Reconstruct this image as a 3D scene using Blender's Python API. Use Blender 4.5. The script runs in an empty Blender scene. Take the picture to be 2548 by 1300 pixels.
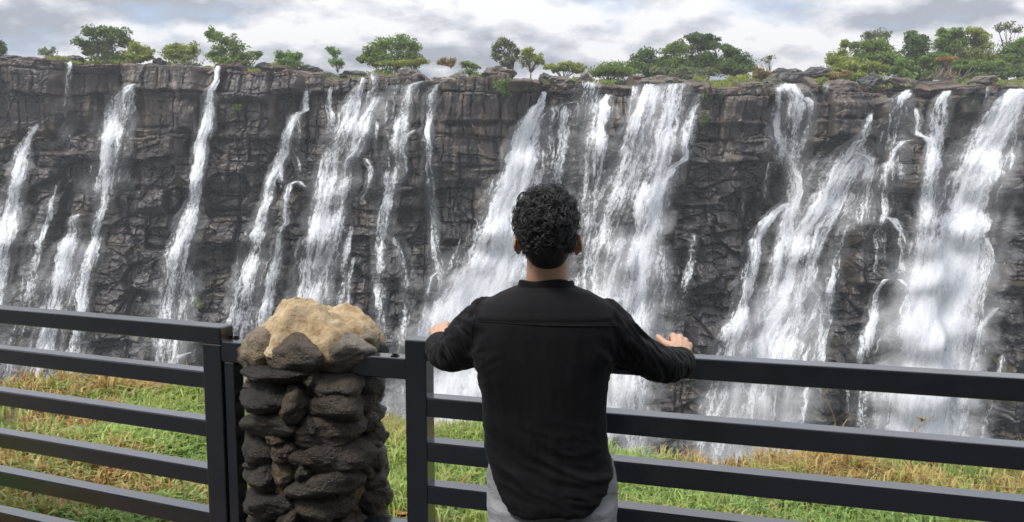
import bpy, bmesh, math, random
import numpy as np
from mathutils import Vector, Matrix
from mathutils.bvhtree import BVHTree

rng = np.random.default_rng(7)
random.seed(7)
SC = bpy.context.scene
COL = SC.collection

# ------------------------------------------------------------------ camera
F, CX, CY = 1950.0, 1274.0, 650.0
PITCH = math.radians(5.8)
EYE = 1.70
cp, sp = math.cos(PITCH), math.sin(PITCH)


def ray(px, py):
    xc = (np.asarray(px, float) - CX) / F
    yc = (CY - np.asarray(py, float)) / F
    return xc, cp + yc * sp, -sp + yc * cp


def atY(px, py, Y):
    a, b, c = ray(px, py)
    t = Y / b
    return np.array([a * t, b * t, EYE + c * t])


def atZ(px, py, Z):
    a, b, c = ray(px, py)
    t = (Z - EYE) / c
    return np.array([a * t, b * t, EYE + c * t])


cam_d = bpy.data.cameras.new('camera')
cam = bpy.data.objects.new('camera', cam_d)
COL.objects.link(cam)
cam.location = (0, 0, EYE)
cam.rotation_euler = (math.pi / 2 - PITCH, 0, 0)
cam_d.sensor_width = 36
cam_d.lens = 36 * F / 2548
cam_d.clip_start = 0.05
cam_d.clip_end = 3000
SC.camera = cam


# ------------------------------------------------------------------ noise
def hsh(*a, seed=0):
    h = np.full(np.broadcast(*a).shape, (seed * 2654435761 + 1013904223) & 0xffffffff, np.uint32)
    for i, k in enumerate(a):
        k = np.asarray(k).astype(np.int64).astype(np.uint32)
        h = (h ^ (k * np.uint32(0x9E3779B1 + 2 * i))) * np.uint32(0x85EBCA6B)
        h ^= h >> np.uint32(13)
    h = h * np.uint32(0xC2B2AE35)
    h ^= h >> np.uint32(16)
    return h.astype(np.float64) / 4294967295.0


def vnoise(*p, seed=0):
    p = [np.asarray(q, float) for q in p]
    fl = [np.floor(q) for q in p]
    fr = [q - f for q, f in zip(p, fl)]
    w = [q * q * q * (q * (q * 6 - 15) + 10) for q in fr]
    out = 0
    n = len(p)
    for m in range(1 << n):
        wt = 1.0
        idx = []
        for i in range(n):
            b = (m >> i) & 1
            idx.append(fl[i] + b)
            wt = wt * (w[i] if b else 1 - w[i])
        out = out + wt * hsh(*idx, seed=seed)
    return out * 2 - 1


def fbm(*p, oct=4, seed=0, gain=.5):
    s, a, k = 0, 1.0, 1.0
    for o in range(oct):
        s = s + a * vnoise(*[q * k for q in p], seed=seed + o * 17)
        a *= gain
        k *= 2.03
    return s


def voronoi(u, v, seed=0, cheb=.75):
    """cells with squarish edges: distance to the two nearest points, cell hash, offset from centre"""
    iu, iv = np.floor(u), np.floor(v)
    f1 = np.full(u.shape, 9.0); f2 = np.full(u.shape, 9.0)
    idu = np.zeros(u.shape); idv = np.zeros(u.shape); ou = np.zeros(u.shape); ov = np.zeros(u.shape)
    for a in (-1, 0, 1):
        for b in (-1, 0, 1):
            cu, cv = iu + a, iv + b
            pu = cu + .5 + (hsh(cu, cv, seed=seed) - .5) * .86
            pv = cv + .5 + (hsh(cu, cv, seed=seed + 5) - .5) * .86
            du, dv = u - pu, v - pv
            d = cheb * np.maximum(abs(du), abs(dv)) + (1 - cheb) * np.hypot(du, dv)
            c = d < f1
            f2 = np.where(c, f1, np.minimum(f2, d))
            f1 = np.where(c, d, f1)
            idu = np.where(c, cu, idu); idv = np.where(c, cv, idv)
            ou = np.where(c, du, ou); ov = np.where(c, dv, ov)
    return f1, f2, idu, idv, ou, ov


def bricks(U_, V_, cw, ch, seed):
    """courses of unequal blocks: nearest joint in px, row, column, offset inside the block"""
    v = V_ / ch + .45 * vnoise(V_ / ch * .9, seed=seed)
    row = np.floor(v)
    k = .65 + .8 * hsh(row, seed=seed + 1)
    u = U_ / cw * k + 17 * hsh(row, seed=seed + 2)
    u = u + .5 * vnoise(u * .9, row * 3.7, seed=seed + 3)
    col_ = np.floor(u)
    fu, fv = u - col_, v - row
    e = np.minimum(np.minimum(fu, 1 - fu) * cw / k, np.minimum(fv, 1 - fv) * ch)
    return e, row, col_, fu - .5, fv - .5


def sstep(a, b, x):
    t = np.clip((x - a) / (b - a), 0, 1)
    return t * t * (3 - 2 * t)


# ------------------------------------------------------------------ object helpers
def tag(o, label=None, cat=None, group=None, kind=None):
    if label: o['label'] = label
    if cat: o['category'] = cat
    if group: o['group'] = group
    if kind: o['kind'] = kind
    return o


def empty(name, loc=(0, 0, 0)):
    o = bpy.data.objects.new(name, None)
    COL.objects.link(o)
    o.location = loc
    o.empty_display_size = .1
    return o


def mesh_np(name, V, Fq, mat=None, parent=None, smooth=True, attrs=None):
    """mesh from numpy arrays: V (n,3), Fq (m,k) or list of such arrays"""
    me = bpy.data.meshes.new(name)
    V = np.asarray(V, np.float32)
    Fs = Fq if isinstance(Fq, list) else [Fq]
    Fs = [np.asarray(f, np.int32) for f in Fs if len(f)]
    me.vertices.add(len(V))
    me.vertices.foreach_set('co', V.ravel())
    nl = sum(f.size for f in Fs)
    nf = sum(len(f) for f in Fs)
    me.loops.add(nl)
    me.loops.foreach_set('vertex_index', np.concatenate([f.ravel() for f in Fs]))
    me.polygons.add(nf)
    tot = np.concatenate([np.full(len(f), f.shape[1], np.int32) for f in Fs])
    st = np.concatenate([[0], np.cumsum(tot)[:-1]]).astype(np.int32)
    me.polygons.foreach_set('loop_start', st)
    me.polygons.foreach_set('use_smooth', np.full(nf, smooth))
    me.update(calc_edges=True)
    for k, (ty, arr) in (attrs or {}).items():
        at = me.attributes.new(k, ty, 'POINT')
        arr = np.asarray(arr, np.float32)
        if ty == 'FLOAT': at.data.foreach_set('value', arr.ravel())
        elif ty == 'FLOAT_COLOR':
            if arr.shape[1] == 3: arr = np.concatenate([arr, np.ones((len(arr), 1), np.float32)], 1)
            at.data.foreach_set('color', arr.ravel())
        else: at.data.foreach_set('vector', arr.ravel())
    if mat: me.materials.append(mat)
    o = bpy.data.objects.new(name, me)
    COL.objects.link(o)
    if parent:
        o.parent = parent
        pl = parent
        off = Vector((0, 0, 0))
        while pl is not None:
            off += pl.location
            pl = pl.parent
        o.location = -off          # vertices are given in world space
    return o


class MB:
    """collects simple solids into one mesh"""
    def __init__(s): s.V = []; s.Q = []; s.T = []; s.n = 0

    def add(s, V, Q=(), T=()):
        V = np.asarray(V, float)
        s.V.append(V)
        if len(Q): s.Q.append(np.asarray(Q, int) + s.n)
        if len(T): s.T.append(np.asarray(T, int) + s.n)
        s.n += len(V)

    def loft(s, rings, cap=True):
        rings = np.asarray(rings, float)
        k, n = rings.shape[:2]
        V = rings.reshape(-1, 3)
        a = np.arange(k - 1)[:, None] * n
        j = np.arange(n)[None]
        q = np.stack([a + j, a + (j + 1) % n, a + n + (j + 1) % n, a + n + j], -1).reshape(-1, 4)
        T = []
        if cap:
            V = np.concatenate([V, rings[0].mean(0)[None], rings[-1].mean(0)[None]])
            c0, c1 = k * n, k * n + 1
            for jj in range(n):
                T.append([c0, (jj + 1) % n, jj])
                T.append([c1, (k - 1) * n + jj, (k - 1) * n + (jj + 1) % n])
        s.add(V, q, T)

    def tube(s, pts, rad, n=10, flat=1.0, up=None, cap=True):
        pts = np.asarray(pts, float)
        rad = np.broadcast_to(np.asarray(rad, float), (len(pts),))
        t = np.gradient(pts, axis=0)
        t /= np.linalg.norm(t, axis=1)[:, None] + 1e-9
        ref = np.array(up if up is not None else (0.13, .21, .97))
        rings = []
        for p, r, d in zip(pts, rad, t):
            a = np.cross(d, ref)
            if np.linalg.norm(a) < 1e-3: a = np.cross(d, (1, 0, 0))
            a /= np.linalg.norm(a)
            b = np.cross(a, d)
            th = np.arange(n) * 2 * math.pi / n
            rings.append(p + r * (np.cos(th)[:, None] * a + flat * np.sin(th)[:, None] * b))
        s.loft(rings, cap)

    def ball(s, c, r, n=16, m=10, R=None):
        th = np.arange(n) * 2 * math.pi / n
        ph = np.linspace(-math.pi / 2, math.pi / 2, m + 2)[1:-1]
        r = np.broadcast_to(np.asarray(r, float), (3,))
        rings = []
        for p in ph:
            q = np.stack([np.cos(th) * math.cos(p), np.sin(th) * math.cos(p), np.full(n, math.sin(p))], -1) * r
            if R is not None: q = q @ np.asarray(R).T
            rings.append(q + np.asarray(c))
        s.loft(rings)

    def build(s, name, mat=None, parent=None, smooth=True, attrs=None):
        Fs = []
        if s.Q: Fs.append(np.concatenate(s.Q))
        if s.T: Fs.append(np.concatenate(s.T))
        return mesh_np(name, np.concatenate(s.V), Fs, mat, parent, smooth, attrs)


def remesh(o, voxel, smooth_it=8, fac=.5):
    m = o.modifiers.new('r', 'REMESH'); m.mode = 'VOXEL'; m.voxel_size = voxel
    if smooth_it:
        s = o.modifiers.new('s', 'SMOOTH'); s.iterations = smooth_it; s.factor = fac
    dg = bpy.context.evaluated_depsgraph_get()
    dg.update()
    me = bpy.data.meshes.new_from_object(o.evaluated_get(dg))
    o.modifiers.clear()
    old = o.data
    mats = list(old.materials)
    o.data = me
    me.materials.clear()
    for mm in mats: me.materials.append(mm)
    me.polygons.foreach_set('use_smooth', np.ones(len(me.polygons), bool))
    bpy.data.meshes.remove(old)
    return o


def get_co(me):
    a = np.empty(len(me.vertices) * 3, np.float32)
    me.vertices.foreach_get('co', a)
    return a.reshape(-1, 3).astype(float)


def get_no(me):
    a = np.empty(len(me.vertices) * 3, np.float32)
    me.vertex_normals.foreach_get('vector', a)
    return a.reshape(-1, 3).astype(float)


def set_co(me, V):
    me.vertices.foreach_set('co', np.asarray(V, np.float32).ravel())
    me.update()


def set_color(me, name, arr):
    at = me.attributes.new(name, 'FLOAT_COLOR', 'POINT')
    a = np.concatenate([arr, np.ones((len(arr), 1))], 1).astype(np.float32)
    at.data.foreach_set('color', a.ravel())


# ------------------------------------------------------------------ materials
class NT:
    def __init__(s, tree): s.t = tree; s.n = tree.nodes; s.l = tree.links

    def new(s, ty, **kw):
        n = s.n.new(ty)
        for k, v in kw.items():
            if k == 'ins':
                for a, b in v.items():
                    if isinstance(b, bpy.types.NodeSocket): s.l.new(b, n.inputs[a])
                    else: n.inputs[a].default_value = b
            else: setattr(n, k, v)
        return n

    def math(s, op, a, b=0.0, c=0.0, clamp=False):
        n = s.n.new('ShaderNodeMath'); n.operation = op; n.use_clamp = clamp
        for i, v in enumerate((a, b, c)):
            if isinstance(v, bpy.types.NodeSocket): s.l.new(v, n.inputs[i])
            else: n.inputs[i].default_value = v
        return n.outputs[0]

    def mix(s, f, a, b, blend='MIX'):
        n = s.n.new('ShaderNodeMix'); n.data_type = 'RGBA'; n.blend_type = blend
        for i, v in ((0, f), (6, a), (7, b)):
            if isinstance(v, bpy.types.NodeSocket): s.l.new(v, n.inputs[i])
            else:
                if i and len(v) == 3: v = (*v, 1)
                n.inputs[i].default_value = v
        return n.outputs[2]

    def ramp(s, f, stops, interp='LINEAR'):
        n = s.n.new('ShaderNodeValToRGB')
        s.l.new(f, n.inputs[0])
        cr = n.color_ramp
        cr.interpolation = interp
        while len(cr.elements) > 1: cr.elements.remove(cr.elements[-1])
        cr.elements[0].position = stops[0][0]; cr.elements[0].color = (*stops[0][1], 1)
        for p, c in stops[1:]:
            e = cr.elements.new(p); e.color = (*c, 1)
        return n.outputs[0]

    def noise(s, vec, scale, detail=4, rough=.55, dist=0.0, dim='3D'):
        n = s.n.new('ShaderNodeTexNoise'); n.noise_dimensions = dim
        if vec is not None: s.l.new(vec, n.inputs['Vector'])
        n.inputs['Scale'].default_value = scale
        n.inputs['Detail'].default_value = detail
        n.inputs['Roughness'].default_value = rough
        n.inputs['Distortion'].default_value = dist
        return n.outputs[0]

    def vmul(s, vec, k):
        n = s.n.new('ShaderNodeVectorMath'); n.operation = 'MULTIPLY'
        s.l.new(vec, n.inputs[0]); n.inputs[1].default_value = k
        return n.outputs[0]


def material(name):
    m = bpy.data.materials.new(name)
    m.use_nodes = True
    t = NT(m.node_tree)
    bsdf = next(n for n in t.n if n.type == 'BSDF_PRINCIPLED')
    return m, t, bsdf


def attr(t, name):
    return t.new('ShaderNodeAttribute', attribute_name=name)


def bump(t, bsdf, h, strength=.4, dist=.05):
    b = t.new('ShaderNodeBump', ins={'Strength': strength, 'Distance': dist, 'Height': h})
    t.l.new(b.outputs[0], bsdf.inputs['Normal'])


def pos(t):
    return t.new('ShaderNodeNewGeometry').outputs['Position']


def mat_vcol(name, rough=.7, spec=.5, nscale=3.0, namp=.35, bstr=0.0, bscale=8.0, bdist=.05, rough_var=0.0):
    m, t, b = material(name)
    p = pos(t)
    c = attr(t, 'col').outputs['Color']
    n = t.noise(p, nscale, 5, .65)
    k = t.math('MULTIPLY_ADD', n, 2 * namp, 1 - namp)
    col = t.new('ShaderNodeVectorMath', operation='SCALE', ins={0: c, 'Scale': k}).outputs[0]
    t.l.new(col, b.inputs['Base Color'])
    b.inputs['Roughness'].default_value = rough
    b.inputs['Specular IOR Level'].default_value = spec
    if rough_var:
        n2 = t.noise(p, nscale * .4, 3)
        t.l.new(t.math('MULTIPLY_ADD', n2, rough_var * 2, rough - rough_var, clamp=True), b.inputs['Roughness'])
    if bstr: bump(t, b, t.noise(p, bscale, 6, .65), bstr, bdist)
    return m


def mat_leaf(name, c, var=.5, trans=.35):
    """leaves: c tinted by the per-leaf attribute"""
    m, t, b = material(name)
    a = attr(t, 'tint').outputs['Fac']
    dark = tuple(x * (1 - var) for x in c)
    lite = (min(1, c[0] * (1 + var * 1.2)), min(1, c[1] * (1 + var)), c[2] * (1 + var * .4))
    col = t.mix(a, dark, lite)
    t.l.new(col, b.inputs['Base Color'])
    b.inputs['Roughness'].default_value = .55
    b.inputs['Specular IOR Level'].default_value = .3
    tr = t.new('ShaderNodeBsdfTranslucent', ins={'Color': t.mix(.5, col, lite)})
    mx = t.new('ShaderNodeMixShader', ins={0: trans, 1: b.outputs[0], 2: tr.outputs[0]})
    out = next(n for n in t.n if n.type == 'OUTPUT_MATERIAL')
    t.l.new(mx.outputs[0], out.inputs['Surface'])
    return m


def mat_plain(name, c, rough=.6, spec=.5, var=.2, scale=20.0, bstr=0.0, bscale=60.0, bdist=.002, metallic=0.0):
    m, t, b = material(name)
    p = t.new('ShaderNodeTexCoord').outputs['Object']
    n = t.noise(p, scale, 5, .6)
    col = t.mix(n, tuple(x * (1 - var) for x in c), tuple(min(1, x * (1 + var)) for x in c))
    t.l.new(col, b.inputs['Base Color'])
    b.inputs['Roughness'].default_value = rough
    b.inputs['Specular IOR Level'].default_value = spec
    b.inputs['Metallic'].default_value = metallic
    if bstr: bump(t, b, t.noise(p, bscale, 6, .6), bstr, bdist)
    return m


# ------------------------------------------------------------------ world and sun
SUN_EL, SUN_AZ = math.radians(58), math.radians(236)   # azimuth measured from +Y towards +X
w = bpy.data.worlds.new('World')
SC.world = w
w.use_nodes = True
t = NT(w.node_tree)
bg = next(n for n in t.n if n.type == 'BACKGROUND')
sky = t.new('ShaderNodeTexSky', sky_type='NISHITA', sun_disc=False)
sky.sun_elevation = SUN_EL
sky.sun_rotation = SUN_AZ
sky.air_density = 1.0; sky.dust_density = 1.5
d = t.new('ShaderNodeTexCoord').outputs['Generated']
sx = t.new('ShaderNodeSeparateXYZ', ins={0: d})
zz = t.math('ADD', t.math('MAXIMUM', sx.outputs[2], 0.0), .40)
u = t.math('DIVIDE', sx.outputs[0], zz)
v = t.math('DIVIDE', sx.outputs[1], zz)


def cloud(shift, off):
    vec = t.new('ShaderNodeCombineXYZ', ins={0: t.math('MULTIPLY', u, shift), 1: t.math('MULTIPLY', v, shift * 1.25), 2: off}).outputs[0]
    big = t.noise(vec, 1.5, 3, .5, 0)
    return t.math('ADD', t.math('MULTIPLY', big, .55), t.math('MULTIPLY', t.noise(vec, 3.8, 9, .55, .05), .45))


n0 = cloud(1.0, 1.3)
n1 = cloud(.965, 1.3)
dens = t.math('SMOOTHSTEP', n0, .36, .5) if False else t.ramp(n0, [(.36, (0, 0, 0)), (.47, (1, 1, 1))])
lit = t.math('MULTIPLY_ADD', t.math('SUBTRACT', n0, n1), 9.5, .48, clamp=True)
ccol = t.ramp(lit, [(.05, (2.6, 2.78, 3.2)), (.45, (3.9, 4.05, 4.4)), (.85, (5.6, 5.65, 5.8))])
blue = t.mix(.55, sky.outputs[0], (3.3, 3.9, 5.0))
skyc = t.mix(dens, blue, ccol)
zen = t.math('DIVIDE', t.math('MULTIPLY_ADD', t.math('MAXIMUM', sx.outputs[2], 0.0), 2.0, 1.0), 1.36)     # an overcast sky is brighter towards the zenith
skyc = t.new('ShaderNodeVectorMath', operation='SCALE', ins={0: skyc, 'Scale': zen}).outputs[0]
t.l.new(skyc, bg.inputs[0])
bg.inputs[1].default_value = .1

sun_d = bpy.data.lights.new('sun', 'SUN')
sun_d.energy = 2.1
sun_d.angle = math.radians(14)
sun_d.color = (1, .96, .9)
sun = bpy.data.objects.new('sun', sun_d)
COL.objects.link(sun)
dirv = Vector((math.sin(SUN_AZ) * math.cos(SUN_EL), math.cos(SUN_AZ) * math.cos(SUN_EL), math.sin(SUN_EL)))
sun.rotation_euler = (-dirv).to_track_quat('-Z', 'Y').to_euler()
sun.location = (0, -20, 60)
SC.view_settings.view_transform = 'Standard'
SC.view_settings.look = 'None'
SC.view_settings.exposure = 0.8
SC.view_settings.gamma = 1.0
SC.cycles.transparent_max_bounces = 24
SC.cycles.max_bounces = 6
SC.cycles.use_denoising = True

# ------------------------------------------------------------------ cliff
Y0 = 100.0
STEP = .135
XS = np.arange(-84, 84, STEP)
RIM = np.array([(-600, 150), (0, 152), (100, 150), (330, 162), (420, 163), (520, 168), (640, 170), (760, 182), (830, 190), (900, 190),
                (1000, 196), (1090, 198), (1200, 200), (1300, 203), (1420, 206), (1560, 212), (1720, 214), (1880, 215), (1960, 212),
                (2100, 214), (2300, 220), (2450, 222), (2548, 224), (3100, 224)], float)


def px_of_x(X): return X / Y0 * F + CX          # near enough on the plane of the rim


def z_of_py(py):
    a, b, c = ray(CX, py)
    return EYE + c / b * Y0


RIMZ0 = np.interp(px_of_x(XS), RIM[:, 0], z_of_py(RIM[:, 1]))
_, _, a_, b_, _, _ = voronoi(XS / 3.4, XS * 0 + .5, seed=31)
RIMZ0 = RIMZ0 + (hsh(a_, b_, seed=9) - .5) * 1.15 + .2 * fbm(XS / 1.5, oct=3, seed=4)
S = np.concatenate([np.arange(-72, -50, .8), np.arange(-50, 9, STEP), np.array([9.4, 10, 11, 13, 17, 25, 40, 70, 120, 220, 400])])
XX, SS = np.meshgrid(XS, S)
RZ = np.broadcast_to(RIMZ0, XX.shape)


def rise(s):   # height gained going back from the rim
    s = np.maximum(s, 0)
    return np.where(s < 9, .36 * s - .0165 * s * s, .36 * 9 - .0165 * 81 + .004 * (s - 9))


RK = .45 + .6 * sstep(1050, 1950, px_of_x(XS))           # the shelf climbs more on the right
ZB = np.where(SS < 0, RZ + SS, RZ + rise(SS) * RK[None])
U = px_of_x(XX)
V = CY - F * np.tan(np.arctan((ZB - EYE) / Y0) + PITCH)      # photo row the point would have on the rim plane
# talus and broad buttresses
below = np.maximum(-SS, 0)
base = .05 * below + .0065 * np.maximum(below - 10, 0) ** 2
base = base + 1.7 * fbm(XX / 17, ZB / 30, oct=2, seed=3) * sstep(0, 6, below)


def bulge(x0, x1, y0, y1, amt, soft=14):
    wx = .5 * fbm(U / 40, V / 40, oct=2, seed=int(x0)) * soft
    m = sstep(x0 - soft, x0 + soft, U + wx) * (1 - sstep(x1 - soft, x1 + soft, U + wx))
    m = m * sstep(y0 - 6, y0 + 6, V + .4 * wx) * (1 - sstep(y1 - 9, y1 + 9, V + .6 * wx))
    return amt * m


for q in [(170, 332, 172, 330, -2.4), (695, 758, 240, 330, -1.4), (1905, 1950, 250, 500, -1.5), (1275, 1350, 215, 330, -1.6), (2290, 2320, 240, 330, -1.4), (540, 570, 160, 330, -1.2), (332, 530, 100, 250, 1.7), (338, 500, 250, 325, 1.2), (345, 470, 325, 520, 1.5), (545, 690, 100, 255, 1.3), (690, 760, 100, 230, 1.0),
          (20, 165, 100, 330, .9), (100, 240, 380, 560, .9), (1095, 1340, 100, 308, 1.9), (1072, 1262, 312, 420, 1.5), (1100, 1245, 420, 600, 1.3),
          (640, 700, 330, 420, 1.2), (680, 780, 450, 640, 1.4), (800, 880, 470, 620, .8), (1000, 1060, 320, 520, 1.3), (870, 950, 320, 480, 1.2),
          (1365, 1440, 100, 300, .9), (1740, 1900, 100, 310, 1.0), (1830, 1925, 305, 390, 1.9), (1800, 1920, 392, 500, 2.2), (1700, 1840, 500, 900, 1.6),
          (1945, 2160, 255, 300, 1.4), (2000, 2160, 300, 360, 1.9), (2170, 2285, 250, 320, 2.6), (2180, 2300, 330, 480, 1.4), (2230, 2310, 350, 700, 1.3),
          (2100, 2190, 540, 700, 2.4), (2190, 2290, 690, 980, 2.3), (2365, 2460, 100, 285, 1.6), (2455, 2640, 430, 700, 2.0), (2425, 2640, 690, 1000, 2.6),
          (1960, 2060, 830, 1000, 1.6), (1350, 1375, 255, 300, .8), (250, 330, 410, 460, .9), (520, 640, 330, 520, .8), (60, 140, 560, 1000, .8),
          (1500, 1560, 600, 760, 1.3), (860, 930, 600, 800, 1.0)]:
    base = base + bulge(*q)

rub = np.clip(.30 + sstep(250, 480, V + 40 * fbm(U / 120, V / 120, oct=2, seed=12)) * .55
              + .5 * sstep(1640, 1720, U) * sstep(440, 520, V) + .45 * sstep(2440, 2480, U) * sstep(440, 500, V)
              - .55 * sstep(1080, 1110, U) * (1 - sstep(1290, 1340, U)) * (1 - sstep(520, 640, V))
              - .25 * sstep(330, 360, U) * (1 - sstep(500, 540, U)) * (1 - sstep(400, 560, V)), .08, 1)
wu = U + 7 * fbm(U / 60, V / 60, oct=2, seed=21) + .10 * V
wv = V + 6 * fbm(U / 90, V / 60, oct=2, seed=22) - .03 * U
disp = base.copy()
blk = []
crack = np.zeros_like(U)
wb = V + 9 * fbm(U / 160, V / 200, oct=2, seed=24) + 2.5 * fbm(U / 26, V / 26, oct=2, seed=25)
ub = U + 6 * fbm(U / 90, V / 70, oct=2, seed=26) + 2.0 * fbm(U / 22, V / 22, oct=2, seed=27) + .05 * V
for (cw, ch, amp, til, seed, ck) in [(125, 78, 2.7, .6, 141, .6), (44, 84, .75, .4, 143, .34), (50, 37, .6, .35, 142, .22)]:
    e, iu, iv, ou, ov = bricks(ub, wb, cw, ch, seed)
    k = 1 - .35 * rub if seed == 141 else (1 - rub) ** .7 if seed == 143 else .25 + .6 * sstep(.2, .6, rub) * hsh(iu, iv, seed=77)
    h = hsh(iu, iv, seed=seed + 4)
    blk.append(h)
    disp += k * (amp * (h - .5) + (hsh(iu, iv, seed=seed + 5) - .5) * til * ou + (hsh(iu, iv, seed=seed + 6) - .35) * til * ov)
    g = np.exp(-(e / (2.6 if seed == 141 else 1.7)) ** 2) * (.35 + .65 * hsh(iu, iv, seed=seed + 8))
    crack = np.maximum(crack, g * k)
    disp -= ck * k * g
for (cw, ch, amp, til, seed, ck, wt, chb) in [(84, 58, 1.5, 1.9, 42, .32, None, .3), (34, 23, .34, .9, 43, .05, None, .25), (13, 8, .07, .22, 44, .01, None, .2)]:
    f1, f2, iu, iv, ou, ov = voronoi((wu + .25 * wv * (seed == 42)) / cw + .37, wv / ch + .11, seed=seed, cheb=chb)
    k = rub ** 1.5 if seed == 42 else rub
    h = hsh(iu, iv, seed=seed + 1)
    blk.append(h)
    tu = (hsh(iu, iv, seed=seed + 2) - .5) * til
    tv = (hsh(iu, iv, seed=seed + 3) - .3) * til            # mostly leaning outward towards the foot: ledges on top
    disp += k * (amp * (h - .5) + tu * ou + tv * ov - (.5 * f1 * f1 if seed == 42 else 0))
    e = f2 - f1
    g = np.exp(-(e / .05) ** 2)
    crack = np.maximum(crack, g * k)
    disp -= ck * k * g
blk = [blk[0], .35 * blk[1] + .3 * blk[2] + .35 * blk[3], blk[4]]
disp += .10 * fbm(U / 22, V / 16, oct=4, seed=50) * (.35 + .65 * rub) + .03 * fbm(U / 5, V / 9, oct=2, seed=51)
disp += .10 * fbm(U / 7, V / 70, oct=3, seed=52) * (1 - rub)   # upright flutes on the smooth faces
ang = sstep(-1.2, 4, SS) * math.radians(62)
fade = np.where(SS > 9, np.clip(1 - (SS - 9) / 12, .25, 1), 1)
fade = fade * np.where(SS > -.2, .55, 1)
YB = Y0 + np.where(SS > 0, SS * .93, 0)
flat = np.where(SS < 0, disp, (disp - base) + base * np.exp(-np.maximum(SS, 0) / 1.2))
Yc = YB - flat * np.cos(ang) * fade
Zc = ZB + flat * np.sin(ang) * fade * .8
# colours of the rock itself
tone = .5 * blk[1] + .3 * blk[0] + .2 * blk[2]
c0, c1, c2 = np.array([.020, .019, .022]), np.array([.042, .038, .038]), np.array([.105, .092, .080])
hue = hsh(np.floor(blk[0] * 977), blk[0] * 0, seed=3)
colr = c0 + (c1 - c0) * sstep(.15, .6, tone)[..., None] + (c2 - c1) * (sstep(.52, .85, tone) * .8)[..., None]
st = fbm(wu / 13, V / 170, oct=3, seed=61)
smoothf = 1 - rub
colr = colr * (1 - .45 * sstep(.15, .7, -st) * (.4 + .6 * smoothf))[..., None]
ls = sstep(.25, .85, st + .3 * fbm(U / 90, V / 90, oct=2, seed=62)) * (.25 + .75 * smoothf)
colr = colr + ls[..., None] * np.array([.10, .086, .064])
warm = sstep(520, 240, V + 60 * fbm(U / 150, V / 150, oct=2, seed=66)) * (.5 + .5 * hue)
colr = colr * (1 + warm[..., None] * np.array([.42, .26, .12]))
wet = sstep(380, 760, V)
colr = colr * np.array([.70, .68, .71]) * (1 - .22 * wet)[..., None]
rimm = sstep(-1.6, .3, SS + .9 * fbm(U / 30, V / 14, oct=3, seed=63))
colr = colr * (1 - rimm)[..., None] + rimm[..., None] * (np.array([.085, .058, .042]) * (.65 + .7 * blk[2])[..., None])
lich = sstep(.35, .9, fbm(U / 70, V / 55, oct=4, seed=64)) * .4
colr = colr * (1 - lich)[..., None] + lich[..., None] * np.array([.075, .058, .032])
moss = sstep(.45, .9, fbm(U / 60, V / 60, oct=3, seed=65)) * .45 * sstep(1500, 1900, U)
colr = colr * (1 - moss)[..., None] + moss[..., None] * np.array([.042, .044, .026])
nr, nc = XX.shape
ii = (np.arange(nr - 1)[:, None] * nc + np.arange(nc - 1)[None])
quads = np.stack([ii, ii + 1, ii + nc + 1, ii + nc], -1).reshape(-1, 4)
M_rock = mat_vcol('basalt', rough=.5, spec=.5, nscale=1.6, namp=.45, bstr=.3, bscale=3.5, bdist=.12, rough_var=.22)
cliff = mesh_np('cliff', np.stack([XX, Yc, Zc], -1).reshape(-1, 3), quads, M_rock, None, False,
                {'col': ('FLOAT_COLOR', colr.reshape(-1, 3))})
tag(cliff, kind='structure')

# front envelope used to lay water and plants on the rock
core = (S >= -50) & (S < 9)
Se = S[core]
Ye = Yc[core].copy()


def minf(a, k, ax):
    b = a.copy()
    for i in range(1, k + 1):
        b = np.minimum(b, np.roll(a, i, ax)); b = np.minimum(b, np.roll(a, -i, ax))
    return b


def blur(a, k, ax):
    b = a.copy()
    for i in range(1, k + 1): b = b + np.roll(a, i, ax) + np.roll(a, -i, ax)
    return b / (2 * k + 1)


Yenv = blur(blur(blur(minf(minf(Ye, 5, 0), 4, 1), 6, 0), 6, 0), 5, 1)
Yw = blur(blur(minf(minf(Ye, 2, 0), 2, 1), 3, 0), 4, 1)
Ysurf = blur(blur(Ye, 1, 0), 1, 1)
RT = rise(np.linspace(0, 9, 200))


def samp(G, X, Z):
    ci = np.clip((X - XS[0]) / STEP, 0, len(XS) - 1.001)
    rim = np.interp(X, XS, RIMZ0)
    s = Z - rim
    s = np.where(s > 0, np.interp(s / np.interp(X, XS, RK), RT, np.linspace(0, 9, 200)), s)
    ri = np.clip((s - Se[0]) / STEP, 0, len(Se) - 1.001)
    c0_, r0_ = np.floor(ci).astype(int), np.floor(ri).astype(int)
    fc, fr = ci - c0_, ri - r0_
    return ((G[r0_, c0_] * (1 - fc) + G[r0_, c0_ + 1] * fc) * (1 - fr) + (G[r0_ + 1, c0_] * (1 - fc) + G[r0_ + 1, c0_ + 1] * fc) * fr)


def on_cliff(px, py, G=None):
    G = Yenv if G is None else G
    a, b, c = ray(px, py)
    Y = np.full(np.shape(a), 97.0)
    for _ in range(14):
        tt = Y / b
        Y = .45 * Y + .55 * samp(G, a * tt, EYE + c * tt)
    tt = Y / b
    return np.stack([a * tt, Y, EYE + c * tt], -1)


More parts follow.
